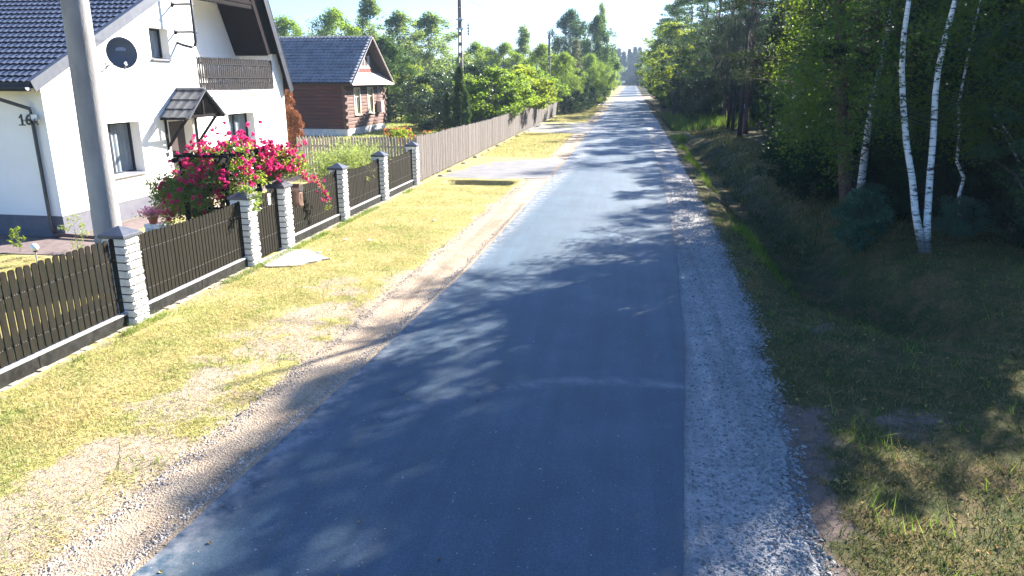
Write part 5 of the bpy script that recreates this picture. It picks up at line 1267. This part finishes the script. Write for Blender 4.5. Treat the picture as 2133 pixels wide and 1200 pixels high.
for z in (7.25, 7.42, 7.6, 7.78): m.tube([(.56, 0, z-.06), (.56, 0, z-.02), (.56, 0, z+.02), (.56, 0, z+.06)], [.03, .065, .065, .03], 8)
m.tube([(.56, 0, 7.12), (.56, 0, 7.95)], .025, 6); m.build('insulator_string', M['anthracite'], lp1)
lp2 = lattice_pole(1144, 86, 100, 9.2, 'smaller slotted concrete pole farther down the road left side')
m = MB(); m.tube([(.0, 0, 8.75), (.35, 0, 8.6)], .03, 5); m.sphere((.4, 0, 8.58), .09, 8, (1.5,1,.6)); m.build('street_light_head', M['galv'], lp2)
m = MB()
for z in (6.4, 7.1, 8.9): m.box(-.2, .2, -.11, .11, z-.03, z+.03)
m.build('bands', M['galv'], lp2)
def wire(a, b, sag, label):
    a = Vector(a); b = Vector(b); pts = [a.lerp(b, t/24)-Vector((0,0,sag*4*(t/24)*(1-t/24))) for t in range(25)]
    o = MB().tube(pts, .012, 4).build('power_line', M['black']); tag(o, label, 'power line')
wire((lp1.location.x, 50, 9.75), (lp2.location.x, 86, 9.1), .35, 'thin power line sagging between the two slotted poles')
wire((lp1.location.x, 50, 9.6), (-10.8, 13.6, 10.3), .5, 'thin power line running from the slotted pole toward the near concrete pole')
wire((lp1.location.x, 50, 7.9), (GX, 56.5, 6.4), .25, 'thin service line from the slotted pole to the log cabin')
# road sign board far away
sb_ = thing('road_sign', 'tiny white board sign on a post at the far end of the road', 'road sign', (-2.0, 462, 0)); sb_.location = (at(1299, 170, 462).x, 462, 0)
MB().box(-1.0, 1.0, -.03, .03, 1.6, 3.0).build('board', M['white'], sb_); MB().tube([(0,0,0), (0,0,1.6)], .05, 6).build('post', M['galv'], sb_)

# ------------------------------------------------------------------ light, sky, air
SUN = Vector((1.0, 1.35, .92)).normalized()
elev = math.asin(SUN.z); az = math.atan2(SUN.x, SUN.y)
sl_ = bpy.data.lights.new('sun', 'SUN'); sl_.energy = 5.0; sl_.angle = rad(.53); sl_.color = (1.0, .93, .82)
so = bpy.data.objects.new('sun', sl_); link(so); so.rotation_euler = (-SUN).to_track_quat('-Z', 'Y').to_euler(); so.location = (30, 40, 60)
w = bpy.data.worlds.new('World'); scene.world = w; w.use_nodes = True; n = w.node_tree
sky = n.nodes.new('ShaderNodeTexSky'); sky.sky_type = 'NISHITA'; sky.sun_disc = False; sky.sun_elevation = elev; sky.sun_rotation = az
sky.ozone_density = 10.0; sky.air_density = 1.0; sky.dust_density = 1.0
n.links.new(sky.outputs['Color'], n.nodes['Background'].inputs['Color']); n.nodes['Background'].inputs['Strength'].default_value = .06
HAZE = True
if HAZE:
    hb = MB().box(-500, 500, -40, 760, -3, 31); hz_m = bpy.data.materials.new('air'); hz_m.use_nodes = True; n = hz_m.node_tree; n.nodes.clear()
    o_ = n.nodes.new('ShaderNodeOutputMaterial'); v_ = n.nodes.new('ShaderNodeVolumePrincipled'); v_.inputs['Color'].default_value = (.6,.8,1,1); v_.inputs['Density'].default_value = .00032; v_.inputs['Anisotropy'].default_value = .0
    n.links.new(v_.outputs[0], o_.inputs['Volume']); ho = hb.build('haze', hz_m); tag(ho, kind='stuff')
    scene.cycles.volume_bounces = 0
scene.view_settings.view_transform = 'Standard'; scene.view_settings.look = 'None'; scene.view_settings.gamma = 1; scene.view_settings.exposure = 2.6
scene.cycles.use_denoising = True; scene.cycles.max_bounces = 8; scene.cycles.transparent_max_bounces = 12
scene.cycles.caustics_reflective = False; scene.cycles.caustics_refractive = False; scene.cycles.sample_clamp_indirect = 6
scene.render.engine = 'CYCLES'
